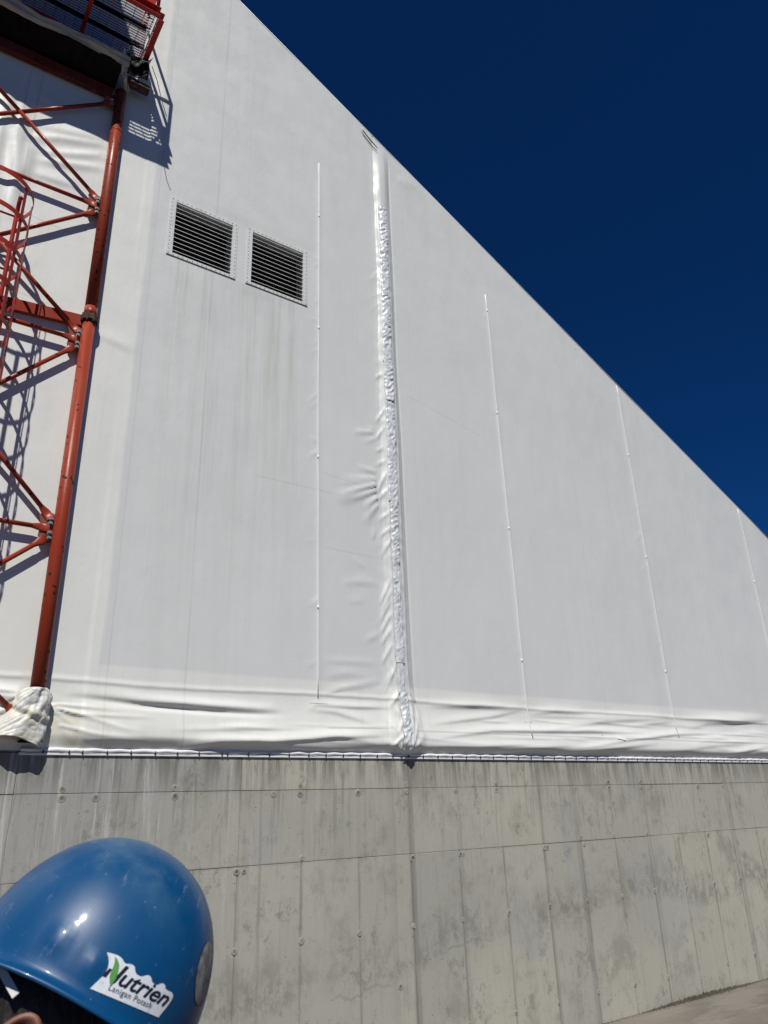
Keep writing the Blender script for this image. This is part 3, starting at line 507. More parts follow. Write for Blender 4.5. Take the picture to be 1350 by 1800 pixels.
# louvred vents: flange with screws, raked blades, dark box behind
for li, (x0, x1, z0, z1) in enumerate(LOUV):
    lv = bobj('louvre_vent', (x0 + 0.03, 0.16, z0 + 0.03), (x1 - 0.03, 0.18, z1 - 0.03), M_DARK, fb)
    lv['label'] = ('left louvred vent, square dark opening' if li == 0 else 'right louvred vent, square dark opening')
    fw = 0.062; bm = bmesh.new(); y0, y1 = -0.016, -0.006
    box(bm, (x0, y0, z0), (x0 + fw, y1, z1)); box(bm, (x1 - fw, y0, z0), (x1, y1, z1))
    box(bm, (x0 + fw, y0 + .001, z1 - 0.038), (x1 - fw, y1, z1)); box(bm, (x0 + fw, y0 + .001, z0), (x1 - fw, y1, z0 + 0.034))
    # inner returns
    box(bm, (x0 + fw - .004, y1, z0 + .03), (x0 + fw, 0.16, z1 - .034)); box(bm, (x1 - fw, y1, z0 + .03), (x1 - fw + .004, 0.16, z1 - .034))
    box(bm, (x0 + fw, y1, z1 - .036), (x1 - fw, 0.16, z1 - .032)); box(bm, (x0 + fw, y1, z0 + .028), (x1 - fw, 0.16, z0 + .032))
    link('frame', b2m(bm, 'vent_frame'), M_VENT, lv)
    nb_ = 12; zz0 = z0 + 0.034; zz1 = z1 - 0.036
    bm = bmesh.new(); Lb = (x1 - x0 - 2 * fw) / 2
    # front nose strip + blade rising inwards
    box(bm, (-Lb, -0.012, 0.001), (Lb, -0.010, 0.006))
    vs4 = [bm.verts.new(p) for p in ((-Lb, -0.010, 0.006), (Lb, -0.010, 0.006), (Lb, 0.065, 0.0735), (-Lb, 0.065, 0.0735), (-Lb, -0.010, 0.004), (Lb, -0.010, 0.004), (Lb, 0.066, 0.0715), (-Lb, 0.066, 0.0715))]
    for q in ((0, 1, 2, 3), (7, 6, 5, 4), (0, 4, 5, 1), (3, 2, 6, 7)): bm.faces.new([vs4[i_] for i_ in q])
    bl = b2m(bm, 'blade')
    for k in range(nb_):
        o = link('blade', bl, M_VENT, lv); o.location = ((x0 + x1) / 2, 0, zz0 + (k + 0.6) * (zz1 - zz0) / (nb_ + 0.1))
    bm = bmesh.new()
    for k in range(15):
        for (a_, b_) in ((x0 + 0.018, z0 + 0.02 + k * (z1 - z0 - .04) / 14), (x1 - 0.018, z0 + 0.02 + k * (z1 - z0 - .04) / 14), (x0 + 0.02 + k * (x1 - x0 - .04) / 14, z1 - 0.014), (x0 + 0.02 + k * (x1 - x0 - .04) / 14, z0 + 0.014)):
            bmesh.ops.create_cone(bm, cap_ends=True, segments=6, radius1=0.004, radius2=0.003, depth=0.006, matrix=Matrix.Translation((a_, y0 - 0.002, b_)) @ Matrix.Rotation(math.radians(90), 4, 'X'))
    link('screws', b2m(bm, 'screws'), M_BOLT, lv, kind='stuff')

# cloth boot wrapped round the foot of the tower column
nr, nt_ = 70, 110; vs = []
for i in range(nr):
    t_ = i / (nr - 1)
    cx = 1.125 - 0.01 * t_ - 0.09 * t_ ** 1.6; cz = 3.145 - 0.385 * t_; rx_ = 0.075 + 0.12 * t_ ** 0.75 + 0.02 * math.sin(t_ * 9) * (1 - t_); ry_ = 0.074 + 0.014 * t_
    for k in range(nt_):
        a_ = 2 * math.pi * k / nt_; nn = 0.026 * float(pnoise(np.array(1.6 * math.cos(a_) + 4 + t_), np.array(1.6 * math.sin(a_) + t_ * 2.5), 61)) + 0.008 * float(pnoise(np.array(5.0 * math.cos(a_) + t_ * 1), np.array(5.0 * math.sin(a_) + t_ * 3), 62)) - 0.006 * abs(float(pnoise(np.array(6.0 * math.cos(a_) - t_ * 4), np.array(6.0 * math.sin(a_) + t_ * 9), 64)))
        cr1 = abs(float(pnoise(np.array(2.2 * math.cos(a_) + t_ * 4 + 3), np.array(2.2 * math.sin(a_) - t_ * 5), 65))); cr2 = abs(float(pnoise(np.array(5 * math.cos(a_) - t_ * 7), np.array(5 * math.sin(a_) + t_ * 9), 66))); nn += 0.012 * (math.sqrt(cr1) - 0.4) + 0.003 * (math.sqrt(cr2) - 0.5); fold_ = 0.012 * math.exp(-((t_ - 0.42 - 0.10 * math.cos(a_ + 0.6)) / 0.07) ** 2) - 0.007 * math.exp(-((t_ - 0.53 - 0.10 * math.cos(a_ + 0.6)) / 0.05) ** 2)
        q = 1 if t_ > 0.05 else t_ / 0.05
        vs.append((cx + math.cos(a_) * (rx_ + nn * q + fold_ * q), -0.066 + math.sin(a_) * (ry_ + nn * q + fold_ * q) , cz + (0.045 * math.cos(a_) * -t_) + 0.012 * math.sin(a_ * 3) * t_))
fs = [(i * nt_ + k, i * nt_ + (k + 1) % nt_, (i + 1) * nt_ + (k + 1) % nt_, (i + 1) * nt_ + k) for i in range(nr - 1) for k in range(nt_)]
bt = link('fabric_boot', pymesh('fabric_boot', vs, fs), M_BOOT, fb, smooth=True)
bt['label'] = 'stained crumpled cloth boot round the column foot'
md = bt.modifiers.new('thick', 'SOLIDIFY'); md.thickness = 0.003; md.offset = -1

# ---------------------------------------------------------------- red lattice tower
LX, LY, LR = 1.130, -0.066, 0.057; BX = -0.70; YB = -0.055
tw = thing('lattice_tower', 'red oxide pipe column with bolted cross braces rising against the white fabric', 'tower', loc=(0, 0, 0))
bm = bmesh.new(); tube(bm, [(LX, LY, zz) for zz in (2.80, 4.4, 6.57)], LR, 28); link('column', b2m(bm, 'column'), M_RED, tw, smooth=True)
tobj('column', [(LX, LY, zz) for zz in (6.63, 8.5, 9.62)], LR, M_RED, tw, 28)
tobj('column', [(BX, LY, zz) for zz in (2.80, 6, 9.62)], LR, M_RED, tw, 20)
for fz in (6.60,):
    bm = bmesh.new(); tube(bm, [(LX, LY, fz - 0.045), (LX, LY, fz - 0.03), (LX, LY, fz - 0.028), (LX, LY, fz - 0.004)], [LR + .001, LR + .003, LR + 0.022, LR + 0.022], 28)
    tube(bm, [(LX, LY, fz + 0.002), (LX, LY, fz + 0.030)], LR + 0.020, 28)
    fl = link('flange', b2m(bm, 'flange'), M_RUST, tw, smooth=False)
    hb = hexbolt('flange_bolt', 0.009, 0.02); 
    for k in range(8):
        a_ = 2 * math.pi * k / 8 + 0.3
        if math.sin(a_) > 0.7: continue
        bm = bmesh.new(); bmesh.ops.create_cone(bm, cap_ends=True, segments=6, radius1=0.009, radius2=0.009, depth=0.085); fbm_ = link('bolt', b2m(bm, 'flange_bolt'), M_RUST, fl); fbm_.location = (LX + math.cos(a_) * (LR + 0.014), LY + math.sin(a_) * (LR + 0.012), fz)
    tobj('sleeve', [(LX, LY, fz + 0.02), (LX, LY, fz + 0.13)], LR + 0.004, M_RED, tw, 28)
# weld bead further up
tobj('weld', [(LX, LY, 9.02), (LX, LY, 9.032)], LR + 0.002, M_RED, tw, 28)
def vz(v): return 2.19 + v * 6.4 * 0.9914
GZ = [vz(0.358), vz(0.655), vz(0.909), vz(1.148)]; GX = LX - 0.10; XM = (LX + BX) / 2
gb = hexbolt('gusset_bolt', 0.0125, 0.016)
def flat_end(bm, p, q, L=0.13):
    """pipe with its end hammered flat and lapped on the gusset"""
    p, q = Vector(p), Vector(q); d = (q - p).normalized(); tube(bm, [p + d * L, q], 0.0205, 12)
    n_ = Vector((0, -1, 0)); s_ = d.cross(n_).normalized(); rings = []
    for t_, w_, h_ in ((0.0, 0.036, 0.006), (L * 0.55, 0.036, 0.006), (L * 0.8, 0.028, 0.012), (L * 1.05, 0.0205, 0.0205)):
        c_ = p + d * t_; rings.append([bm.verts.new(c_ + s_ * w_ * math.cos(a_) + n_ * h_ * math.sin(a_)) for a_ in [2 * math.pi * k / 12 for k in range(12)]])
    for i_ in range(3):
        for k in range(12): bm.faces.new((rings[i_][k], rings[i_][(k + 1) % 12], rings[i_ + 1][(k + 1) % 12], rings[i_ + 1][k]))
    bm.faces.new(rings[0])
for j, gz in enumerate(GZ):
    for side in (1, -1):
        cx = LX if side == 1 else BX
        bm = bmesh.new(); pts = [(-0.045, -0.115), (-0.125, -0.140), (-0.165, -0.07), (-0.150, 0.03), (-0.175, 0.11), (-0.12, 0.155), (-0.045, 0.13)]
        a1 = [bm.verts.new((cx + side * px_, YB + 0.004, gz + pz_)) for px_, pz_ in pts]; a2 = [bm.verts.new((cx + side * px_, YB - 0.006, gz + pz_)) for px_, pz_ in pts]
        bm.faces.new(a1); bm.faces.new(a2[::-1]); n_ = len(pts)
        for k in range(n_): bm.faces.new((a1[k], a1[(k + 1) % n_], a2[(k + 1) % n_], a2[k]))
        bmesh.ops.recalc_face_normals(bm, faces=bm.faces); gs = link('gusset', b2m(bm, 'gusset'), M_GUS, tw)
        for bx2, bz2 in ((-0.078, 0.085), (-0.082, 0.045), (-0.080, -0.040), (-0.078, -0.085)):
            o = link('bolt', gb, M_GALV, gs); o.location = (cx + side * bx2, YB - 0.018, gz + bz2)
    # horizontal
    if j < 3: 
        bm = bmesh.new(); flat_end(bm, (LX - 0.085, YB - 0.014, gz), (XM, YB - 0.012, gz)); flat_end(bm, (BX + 0.085, YB - 0.014, gz), (XM, YB - 0.012, gz)); link('strut', b2m(bm, 'strut'), M_RED, tw, smooth=True)
    # diagonals to the next bay up
    if j < 3:
        zt_ = GZ[j + 1] - 0.075; zb_ = gz + 0.09
        for (ax, bx2, yy) in ((LX - 0.085, BX + 0.085, -0.016), (BX + 0.085, LX - 0.085, 0.004)):
            bm = bmesh.new(); A = Vector((ax, YB - 0.012, zb_)); B = Vector((bx2, YB - 0.012, zt_)); mid = (A + B) / 2 + Vector((0, yy, 0)); flat_end(bm, A, mid); flat_end(bm, B, mid); link('brace', b2m(bm, 'brace'), M_RED, tw, smooth=True)
# braces below the lowest gussets
for (ax, bx2) in ((LX - 0.085, BX + 0.1), (BX + 0.085, LX - 0.1)):
    bm = bmesh.new(); A = Vector((ax, YB - 0.012, GZ[0] - 0.075)); B = Vector((bx2, -0.035, 2.93)); mid = (A + B) / 2 + Vector((0, -0.014 if ax > 0 else 0.004, 0)); flat_end(bm, A, mid); flat_end(bm, B, mid); link('brace', b2m(bm, 'brace'), M_RED, tw, smooth=True)
# channel beam at the splice, and the head beam under the gallery
def channel(bm, A, B, h, wd, th=0.008):
    A, B = Vector(A), Vector(B); d = (B - A).normalized(); u = Vector((0, 0, 1)); u = (u - d * u.dot(d)).normalized(); s_ = Vector((0, -1, 0))
    for (u0, u1, s0, s1) in ((-h / 2, h / 2, wd - th, wd), (-h / 2, -h / 2 + th, 0, wd - th), (h / 2 - th, h / 2, 0, wd - th)):
        vv = [bm.verts.new(P_ + u * uu + s_ * ss) for P_ in (A, B) for uu, ss in ((u0, s0), (u1, s0), (u1, s1), (u0, s1))]
        for q in ((0, 1, 2, 3), (7, 6, 5, 4), (0, 4, 5, 1), (1, 5, 6, 2), (2, 6, 7, 3), (3, 7, 4, 0)): bm.faces.new([vv[k] for k in q])
bm = bmesh.new(); channel(bm, (BX + 0.05, -0.010, vz(0.668)), (LX - 0.045, -0.010, vz(0.692)), 0.115, 0.045); bmesh.ops.recalc_face_normals(bm, faces=bm.faces); link('channel_beam', b2m(bm, 'channel_beam'), M_RED, tw)
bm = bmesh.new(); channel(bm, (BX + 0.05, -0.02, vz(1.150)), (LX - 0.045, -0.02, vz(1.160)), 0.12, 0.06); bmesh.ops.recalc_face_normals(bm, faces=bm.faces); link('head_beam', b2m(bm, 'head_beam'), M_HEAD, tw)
for cx in (LX, BX): bobj('base_plate', (cx - 0.08, -0.10, 2.745), (cx + 0.08, -0.0, 2.758), M_BLACK, tw); bobj('foot_bracket', (cx - 0.015, -0.09, 2.758), (cx + 0.015, -0.005, 2.82), M_BLACK, tw)

# ---------------------------------------------------------------- service platform seen from below
FZ = 2.19 + 1.25 * 6.4; Y0, Y1 = -0.03, -0.73; X0, X1 = -2.6, 1.285
pf = thing('service_platform', 'red steel service walkway with open grating floor high above the column', 'platform')
def chan_obj(name, A, B, h, wd, par, m=M_RED2):
    A, B = Vector(A), Vector(B); bm = bmesh.new(); strip(bm, [A, B], h, 0.007)
    d = (B - A).normalized(); s_ = d.cross(Vector((0, 0, 1)))
    for k in (-1, 1):
        u = Vector((0, 0, 1)) * (h / 2 - 0.0045) * k; strip(bm, [A + u + s_ * wd / 2, B + u + s_ * wd / 2], wd - 0.008, 0.008, up=s_)
    bmesh.ops.recalc_face_normals(bm, faces=bm.faces); return link(name, b2m(bm, name), m, par)
chan_obj('edge_channel', (X0, Y1, FZ), (X1, Y1, FZ), 0.12, 0.05, pf)
chan_obj('edge_channel', (X1, Y0, FZ), (X0, Y0, FZ), 0.12, 0.05, pf)
chan_obj('end_channel', (X1, Y1 + .004, FZ), (X1, Y0 - .004, FZ), 0.12, 0.06, pf)
for xx in (0.62, -0.3, -1.2, -2.1): chan_obj('cross_beam', (xx, Y1 + .006, FZ), (xx, Y0 - .006, FZ), 0.09, 0.04, pf)
bm = bmesh.new()
yy = Y1 + 0.03
while yy < Y0 - 0.02: strip(bm, [(X0, yy, FZ + 0.045), (X1 - 0.02, yy, FZ + 0.045)], 0.022, 0.004); yy += 0.030
xx = X0 + 0.05
while xx < X1 - 0.02: strip(bm, [(xx, Y1 + .01, FZ + 0.054), (xx, Y0 - .01, FZ + 0.054)], 0.006, 0.006); xx += 0.10
link('floor_grating', b2m(bm, 'floor_grating'), M_GALV, pf, kind='stuff')
for yy in (Y1 + 0.24, Y1 + 0.47): bobj('stringer', (X0, yy - 0.006, FZ - 0.03), (X1 - 0.07, yy + 0.006, FZ + 0.030), M_BLACK, pf)
RH = 0.86
for k, xx in enumerate((X1 - 0.03, X1 - 1.05, X1 - 2.07, X1 - 3.1)): tobj('post', [(xx, Y1 - 0.012, FZ), (xx, Y1 - 0.012, FZ + RH)], 0.019, M_RED2, pf, 10)
tobj('post', [(X1 - 0.03, Y0 - 0.05, FZ), (X1 - 0.03, Y0 - 0.05, FZ + RH)], 0.019, M_RED2, pf, 10)
for hz in (RH, RH * 0.5):
    tobj('handrail', [(X0, Y1 - 0.012, FZ + hz), (X1 - 0.03, Y1 - 0.012, FZ + hz)], 0.019, M_RED2, pf, 10)
    tobj('end_rail', [(X1 - 0.03, Y1 - 0.012, FZ + hz), (X1 - 0.03, Y0 - 0.05, FZ + hz)], 0.019, M_RED2, pf, 10)
tobj('knee_brace', [(X1 - 0.03, Y1 - 0.01, FZ + 0.42), (X1 - 0.28, Y1 - 0.01, FZ + 0.02)], 0.014, M_RED2, pf, 8)
bobj('toe_board', (X0, Y1 - 0.018, FZ + 0.065), (X1 - 0.06, Y1 - 0.010, FZ + 0.165), M_RED2, pf)

# ---------------------------------------------------------------- dark canopy of the conveyor gallery below the platform
cg = thing('conveyor_gallery', 'black steel gallery underside with torn cloth hanging along its edge', 'gallery')
hz0 = 2.19 + 1.165 * 6.4
def sheet(name, f, nu, nv, m, par, thick=0.004):
    vs = [f(i / nu, j / nv) for j in range(nv + 1) for i in range(nu + 1)]; fs = [(j * (nu + 1) + i, j * (nu + 1) + i + 1, (j + 1) * (nu + 1) + i + 1, (j + 1) * (nu + 1) + i) for j in range(nv) for i in range(nu)]
    o = link(name, pymesh(name, vs, fs), m, par, smooth=True); md = o.modifiers.new('thick', 'SOLIDIFY'); md.thickness = thick; md.offset = 0; return o
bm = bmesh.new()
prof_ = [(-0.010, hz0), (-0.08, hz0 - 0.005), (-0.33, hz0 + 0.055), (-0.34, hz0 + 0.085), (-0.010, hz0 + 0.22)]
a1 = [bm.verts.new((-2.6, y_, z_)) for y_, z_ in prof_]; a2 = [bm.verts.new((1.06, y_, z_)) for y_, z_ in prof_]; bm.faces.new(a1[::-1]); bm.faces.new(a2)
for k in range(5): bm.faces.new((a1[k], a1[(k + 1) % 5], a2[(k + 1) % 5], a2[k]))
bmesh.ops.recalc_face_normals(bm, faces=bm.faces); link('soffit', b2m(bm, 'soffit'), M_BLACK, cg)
for xx in (0.75, 0.1, -0.6, -1.4):
    bm = bmesh.new(); strip(bm, [(xx, -0.085, hz0 - 0.012), (xx, -0.325, hz0 + 0.045)], 0.02, 0.05, up=(0, -0.2, 0.97)); link('soffit_rib', b2m(bm, 'soffit_rib'), M_BLACK, cg)
def n1(a_, b_, s_): return float(pnoise(np.array(float(a_)), np.array(float(b_)), s_))
sheet('torn_cloth', lambda u, v: (-2.6 + 3.72 * u, -0.345 - 0.05 * v + 0.05 * n1(u * 9, v * 2, 71) + 0.012 * n1(u * 40, v * 6, 72), hz0 + 0.055 + 0.03 * n1(u * 7, 0.4, 73) - 0.05 * (1 - v) * (0.3 + n1(u * 5, 3, 74)) + (0.075 + 0.05 * n1(u * 11, 1, 81)) * v), 110, 10, M_FLAP, cg)
sheet('cloth_flap', lambda u, v: (1.02 + 0.17 * u + 0.03 * v, -0.36 + 0.30 * u + 0.06 * n1(u * 4, v * 4, 75), hz0 + 0.06 - 0.10 * u + 0.20 * v * (1 - 0.5 * u) + 0.05 * n1(u * 5, v * 5 + 2, 76)), 18, 14, M_FLAP, cg)
sheet('cloth_flap', lambda u, v: (1.16 + 0.22 * u, -0.25 + 0.22 * v + 0.05 * n1(u * 4, v * 3, 77), hz0 + 0.28 + 0.22 * u * u + 0.09 * n1(u * 3, v * 4, 78) + 0.10 * v), 16, 12, M_TAPE, cg)
bobj('unseen_shade_box', (-3.6, -1.42, 11.42), (0.42, -0.01, 13.9), M_FLAP, cg)  # unseen box added above the view to shade the platform and wall
# stub beam and black rubber behind the column head
bobj('stub_beam', (1.16, -0.17, hz0 + 0.06), (1.40, -0.09, hz0 + 0.15), M_RUST, cg, 0.004)
sheet('rubber_skirt', lambda u, v: (1.10 + 0.26 * u + 0.03 * n1(u * 3, v * 3, 79), -0.20 + 0.06 * n1(u * 4, v * 2, 80), hz0 + 0.13 + 0.30 * v + 0.05 * u), 12, 10, M_BLACK, cg)
tobj('loose_wire', [(1.36, -0.33, 9.9), (1.42, -0.36, 9.7), (1.50, -0.40, 9.35), (1.56, -0.38, 9.22)], 0.004, M_BOLT, cg, 6)

# ---------------------------------------------------------------- caged ladder
ld = thing('caged_ladder', 'bright red caged ladder climbing beside the white fabric left of the column', 'ladder')
CXc, CYc, CR = 0.125, -0.45, 0.335
for sx in (-0.11, 0.36):
    tobj('rail', [(sx, -0.20, 0.15), (sx, -0.20, 7.36), (sx, -0.22, 7.47), (sx, -0.30, 7.50), (sx, -0.36, 7.44)], 0.019, M_RED2, ld, 10)
RUNG = None
for k in range(24):
    zz = 0.45 + k * 0.30
    bm = bmesh.new() if RUNG is None else None
    if bm: tube(bm, [(-0.22, 0, 0), (0.22, 0, 0)], 0.010, 8); RUNG = b2m(bm, 'rung')
    o = link('rung', RUNG, M_RED2, ld, smooth=True); o.location = (0.125, -0.20, zz)
bm = bmesh.new(); ap = [(-0.235, 0.25)] + [(CR * math.sin(a_), -CR * math.cos(a_)) for a_ in np.radians(np.linspace(-125, 125, 41))] + [(0.235, 0.25)]
strip(bm, [(a_, b_, 0) for a_, b_ in ap], 0.045, 0.006); HOOP = b2m(bm, 'hoop')
for k in range(15):
    o = link('hoop', HOOP, M_RED2, ld); o.location = (CXc, CYc, 7.31 - k * 0.345)
for a_ in np.radians((-95, -48, 0, 48, 95)):
    px_, py_ = CXc + (CR - 0.006) * math.sin(a_), CYc - (CR - 0.006) * math.cos(a_)
    bm = bmesh.new(); strip(bm, [(px_, py_, 2.4), (px_, py_, 7.33)], 0.034, 0.005, up=(math.cos(a_), math.sin(a_), 0)); link('cage_strap', b2m(bm, 'cage_strap'), M_RED2, ld)
for zz in (6.9, 5.2, 3.6, 2.45, 1.0):
    for sx in (-0.11, 0.36): tobj('standoff', [(sx, -0.20, zz), (sx, 0.0 if zz < 2.6 else -0.06, zz)], 0.012, M_RED2, ld, 8)
tobj('cable', [(0.455, -0.47, 7.28), (0.460, -0.45, 6.2), (0.458, -0.45, 4.0), (0.46, -0.45, 2.5)], 0.004, M_BOLT, ld, 6)

# ---------------------------------------------------------------- person in front, and the hard hat
HR = Matrix(((0.8131, 0.2271, 0.536), (-0.3041, 0.9509, 0.0584), (-0.4964, -0.2104, 0.8422)))     # columns: rear, away, up
HO = Vector((0.2484, -5.4642, 2.0182)); HM = Matrix.Translation(HO) @ HR.to_4x4()
A_, B_, H_ = 0.1272, 0.1129, 0.1556
def dome(th, ph, off=0.0):
    a = A_ * (1.01 if math.cos(th) < 0 else 1.0) + off; c = max(0.0, math.cos(ph)) ** 0.929
    return Vector((a * math.cos(th) * c, (B_ + off) * math.sin(th) * c, (H_ + off) * max(0.0, math.sin(ph)) ** 0.95))
def blue_mat():
    m, t, b = mat('scuffed_blue_plastic', (0.001, 0.055, 0.158), 0.3, spec=0.3); g = G(t)
    oc = g.n('ShaderNodeTexCoord').outputs['Object']; sz = g.n('ShaderNodeSeparateXYZ'); t.links.new(oc, sz.inputs[0])
    up = g.map(sz.outputs[2], 0.05, 0.16); dust = g.map(g.noise(14, 6, 0.62, vec=oc), 0.40, 0.68); d2 = g.map(g.noise(45, 6, 0.7, (1, 1, 0.5), vec=oc), 0.5, 0.72)
    k = g.m('ADD', g.m('MULTIPLY', dust, g.m('ADD', 0.02, g.m('MULTIPLY', up, 0.42))), g.m('MULTIPLY', g.m('MULTIPLY', d2, up), 0.12))
    col = g.mix(k, (0.001, 0.055, 0.158), (0.11, 0.18, 0.23))
    scr = g.map(g.noise(95, 6, 0.75, (1, 0.10, 0.3), vec=oc), 0.60, 0.68); col = g.mix(g.m('MULTIPLY', scr, 0.22), col, (0.3, 0.35, 0.4)); sp = g.map(g.noise(160, 3, 0.6, vec=oc), 0.70, 0.74); col = g.mix(g.m('MULTIPLY', sp, 0.35), col, (0.35, 0.38, 0.40))
    t.links.new(col, b.inputs['Base Color']); t.links.new(g.m('ADD', 0.40, g.m('MULTIPLY', k, 0.8)), b.inputs['Roughness'])
    g.bump(g.noise(22, 4, vec=oc), 0.05, 0.004, b); b.inputs['Coat Weight'].default_value = 0.12; b.inputs['Coat Roughness'].default_value = 0.09
    return m
M_BLUE = blue_mat()
hat = thing('hard_hat', 'scuffed blue hard hat with a white name sticker, worn by the person in front', 'hard hat'); hat.matrix_world = HM
vs = []; NT, NP = 120, 44
def shell_pt(th, ph):
    p = dome(th, ph); cx = math.degrees(th) % 360
    # central crest ridge and two shallow flutes, running front to back
    q = math.exp(-(p.y / 0.017) ** 2) * math.sin(min(max(ph, 0), 1.5)) ** 0.5; p = p * (1 + 0.016 * q)
    # slot bosses on each side
    for sd in (-1, 1):
        for bt_, bp, bw, bh, am in ((91, 7, 3.2, 3, 0.0022), (111, 9, 3.6, 3.4, 0.0022)):
            dt = ((cx - (360 - bt_ if sd < 0 else bt_) + 180) % 360) - 180; dp = math.degrees(ph) - bp
            e = max(abs(dt) / bw, abs(dp) / bh); k = 1 / (1 + math.exp(min(60, (e - 1) * 9))); n_ = Vector((p.x / A_ ** 2, p.y / B_ ** 2, p.z / H_ ** 2)).normalized(); p = p + n_ * am * k
    return p
rows = []
for j in range(NP + 1):
    ph = math.radians(90) * (1 - j / NP); rows.append([shell_pt(2 * math.pi * i / NT, ph) for i in range(NT)])
# skirt below the equator, rain gutter, then the brim
def rim(off, dz, peak):
    r = []
    for i in range(NT):
        th = 2 * math.pi * i / NT; f = max(0, -math.cos(th)) ** 3; p = dome(th, 0, off + peak * f); p.z = dz - 0.018 * f * (peak > 0) + 0.004 * math.sin(th) ** 2; r.append(p)
    return r
rows += [rim(0.0008, -0.006, 0.001), rim(0.003, -0.009, 0.004), rim(0.0055, -0.010, 0.012), rim(0.0075, -0.0115, 0.040), rim(0.0080, -0.0145, 0.042), rim(0.006, -0.0155, 0.039), rim(0.0, -0.013, 0.006), rim(-0.003, -0.008, -0.002)]
for j in range(8, 0, -1):    # inner wall
    ph = math.radians(80) * (1 - j / 8) + 0.02; rows.append([dome(2 * math.pi * i / NT, ph, -0.004) for i in range(NT)])
vs = [p for r in rows for p in r]; fs = [(j * NT + i, (j + 1) * NT + i, (j + 1) * NT + (i + 1) % NT, j * NT + (i + 1) % NT) for j in range(len(rows) - 1) for i in range(NT)]
shell = link('shell', pymesh('shell', vs, fs), M_BLUE, hat, smooth=True)
bm = bmesh.new(); bm.from_mesh(shell.data); bmesh.ops.remove_doubles(bm, verts=bm.verts, dist=0.00005); bmesh.ops.recalc_face_normals(bm, faces=bm.faces); bm.to_mesh(shell.data)
BV = BVHTree.FromBMesh(bm); bm.free()
def on_shell(th, ph, off):
    th, ph = math.radians(th), math.radians(ph); d = dome(th, ph).normalized(); h_ = BV.ray_cast(d * 0.6, -d)
    return (h_[0] if h_[0] else dome(th, ph)) + d * off
# sticker: corners in helmet angles
TLc, BLc, BRc, TRc = (-89.5, 11.6), (-87.5, 1.2), (-52.5, 4.0), (-50.5, 13.5)
def stk(u, v, off):
    th = (TLc[0] * (1 - u) + TRc[0] * u) * v + (BLc[0] * (1 - u) + BRc[0] * u) * (1 - v); ph = (TLc[1] * (1 - u) + TRc[1] * u) * v + (BLc[1] * (1 - u) + BRc[1] * u) * (1 - v)
    return on_shell(th, ph, off)
out0 = [(0.0, 0.0), (0.045, 0.22), (0.085, 0.45), (0.095, 0.66), (0.065, 0.86), (0.01, 1.03), (0.10, 1.09), (0.195, 1.07), (0.245, 0.97), (0.280, 0.99), (0.325, 1.04), (0.37, 1.02), (0.395, 0.92), (0.42, 0.85), (0.47, 0.83), (0.51, 0.86), (0.54, 0.94), (0.58, 0.99), (0.62, 0.95), (0.645, 0.86), (0.69, 0.82), (0.735, 0.83), (0.76, 0.92), (0.80, 0.98), (0.84, 0.94), (0.865, 0.85), (0.92, 0.84), (0.975, 0.85), (1.02, 0.80), (1.04, 0.68), (1.03, 0.48), (1.012, 0.24), (0.995, 0.0)]
def smooth(pl_, keep):
    o_ = []
    for i_, p in enumerate(pl_):
        q = pl_[(i_ + 1) % len(pl_)]
        if i_ in keep or (i_ + 1) % len(pl_) in keep: o_ += [p] if i_ in keep else [(0.75 * p[0] + 0.25 * q[0], 0.75 * p[1] + 0.25 * q[1])]
        else: o_ += [(0.75 * p[0] + 0.25 * q[0], 0.75 * p[1] + 0.25 * q[1]), (0.25 * p[0] + 0.75 * q[0], 0.25 * p[1] + 0.75 * q[1])]
    return o_
out = smooth(out0, {0, 5, len(out0) - 1})
def flat_patch(polys, off, name, m, parent, cut=0.03):
    bm = bmesh.new()
    for poly in polys: bm.faces.new([bm.verts.new((a, b, 0)) for a, b in poly])
    bmesh.ops.triangulate(bm, faces=bm.faces)
    for k in range(int(1 / cut)): bmesh.ops.bisect_plane(bm, geom=bm.verts[:] + bm.edges[:] + bm.faces[:], plane_co=(k * cut, 0, 0), plane_no=(1, 0, 0))
    for k in range(-2, 12): bmesh.ops.bisect_plane(bm, geom=bm.verts[:] + bm.edges[:] + bm.faces[:], plane_co=(0, k * 0.1, 0), plane_no=(0, 1, 0))
    for v in bm.verts: v.co = stk(v.co.x, v.co.y, off)
    return link(name, b2m(bm, name), m, parent)
M_STK, t_, b_ = mat('white_vinyl', (0.62, 0.64, 0.67), 0.35)
g_ = G(t_); t_.links.new(g_.mix(g_.map(g_.noise(120, 5, 0.7), 0.5, 0.7), (0.64, 0.66, 0.69), (0.50, 0.51, 0.53)), b_.inputs['Base Color'])
M_INK, t_, b_ = mat('navy_ink', (0.006, 0.008, 0.022), 0.4); g_ = G(t_); t_.links.new(g_.mix(g_.noise(90), (0.005, 0.007, 0.02), (0.010, 0.012, 0.03)), b_.inputs['Base Color'])
M_INK2, t_, b_ = mat('grey_ink', (0.05, 0.055, 0.07), 0.4); g_ = G(t_); t_.links.new(g_.mix(g_.noise(90), (0.04, 0.045, 0.06), (0.09, 0.095, 0.11)), b_.inputs['Base Color'])
M_GREEN, t_, b_ = mat('green_ink', (0.07, 0.26, 0.05), 0.4); g_ = G(t_); t_.links.new(g_.mix(g_.noise(200), (0.05, 0.21, 0.04), (0.12, 0.34, 0.08)), b_.inputs['Base Color'])
st = flat_patch([out], 0.0007, 'sticker', M_STK, hat)
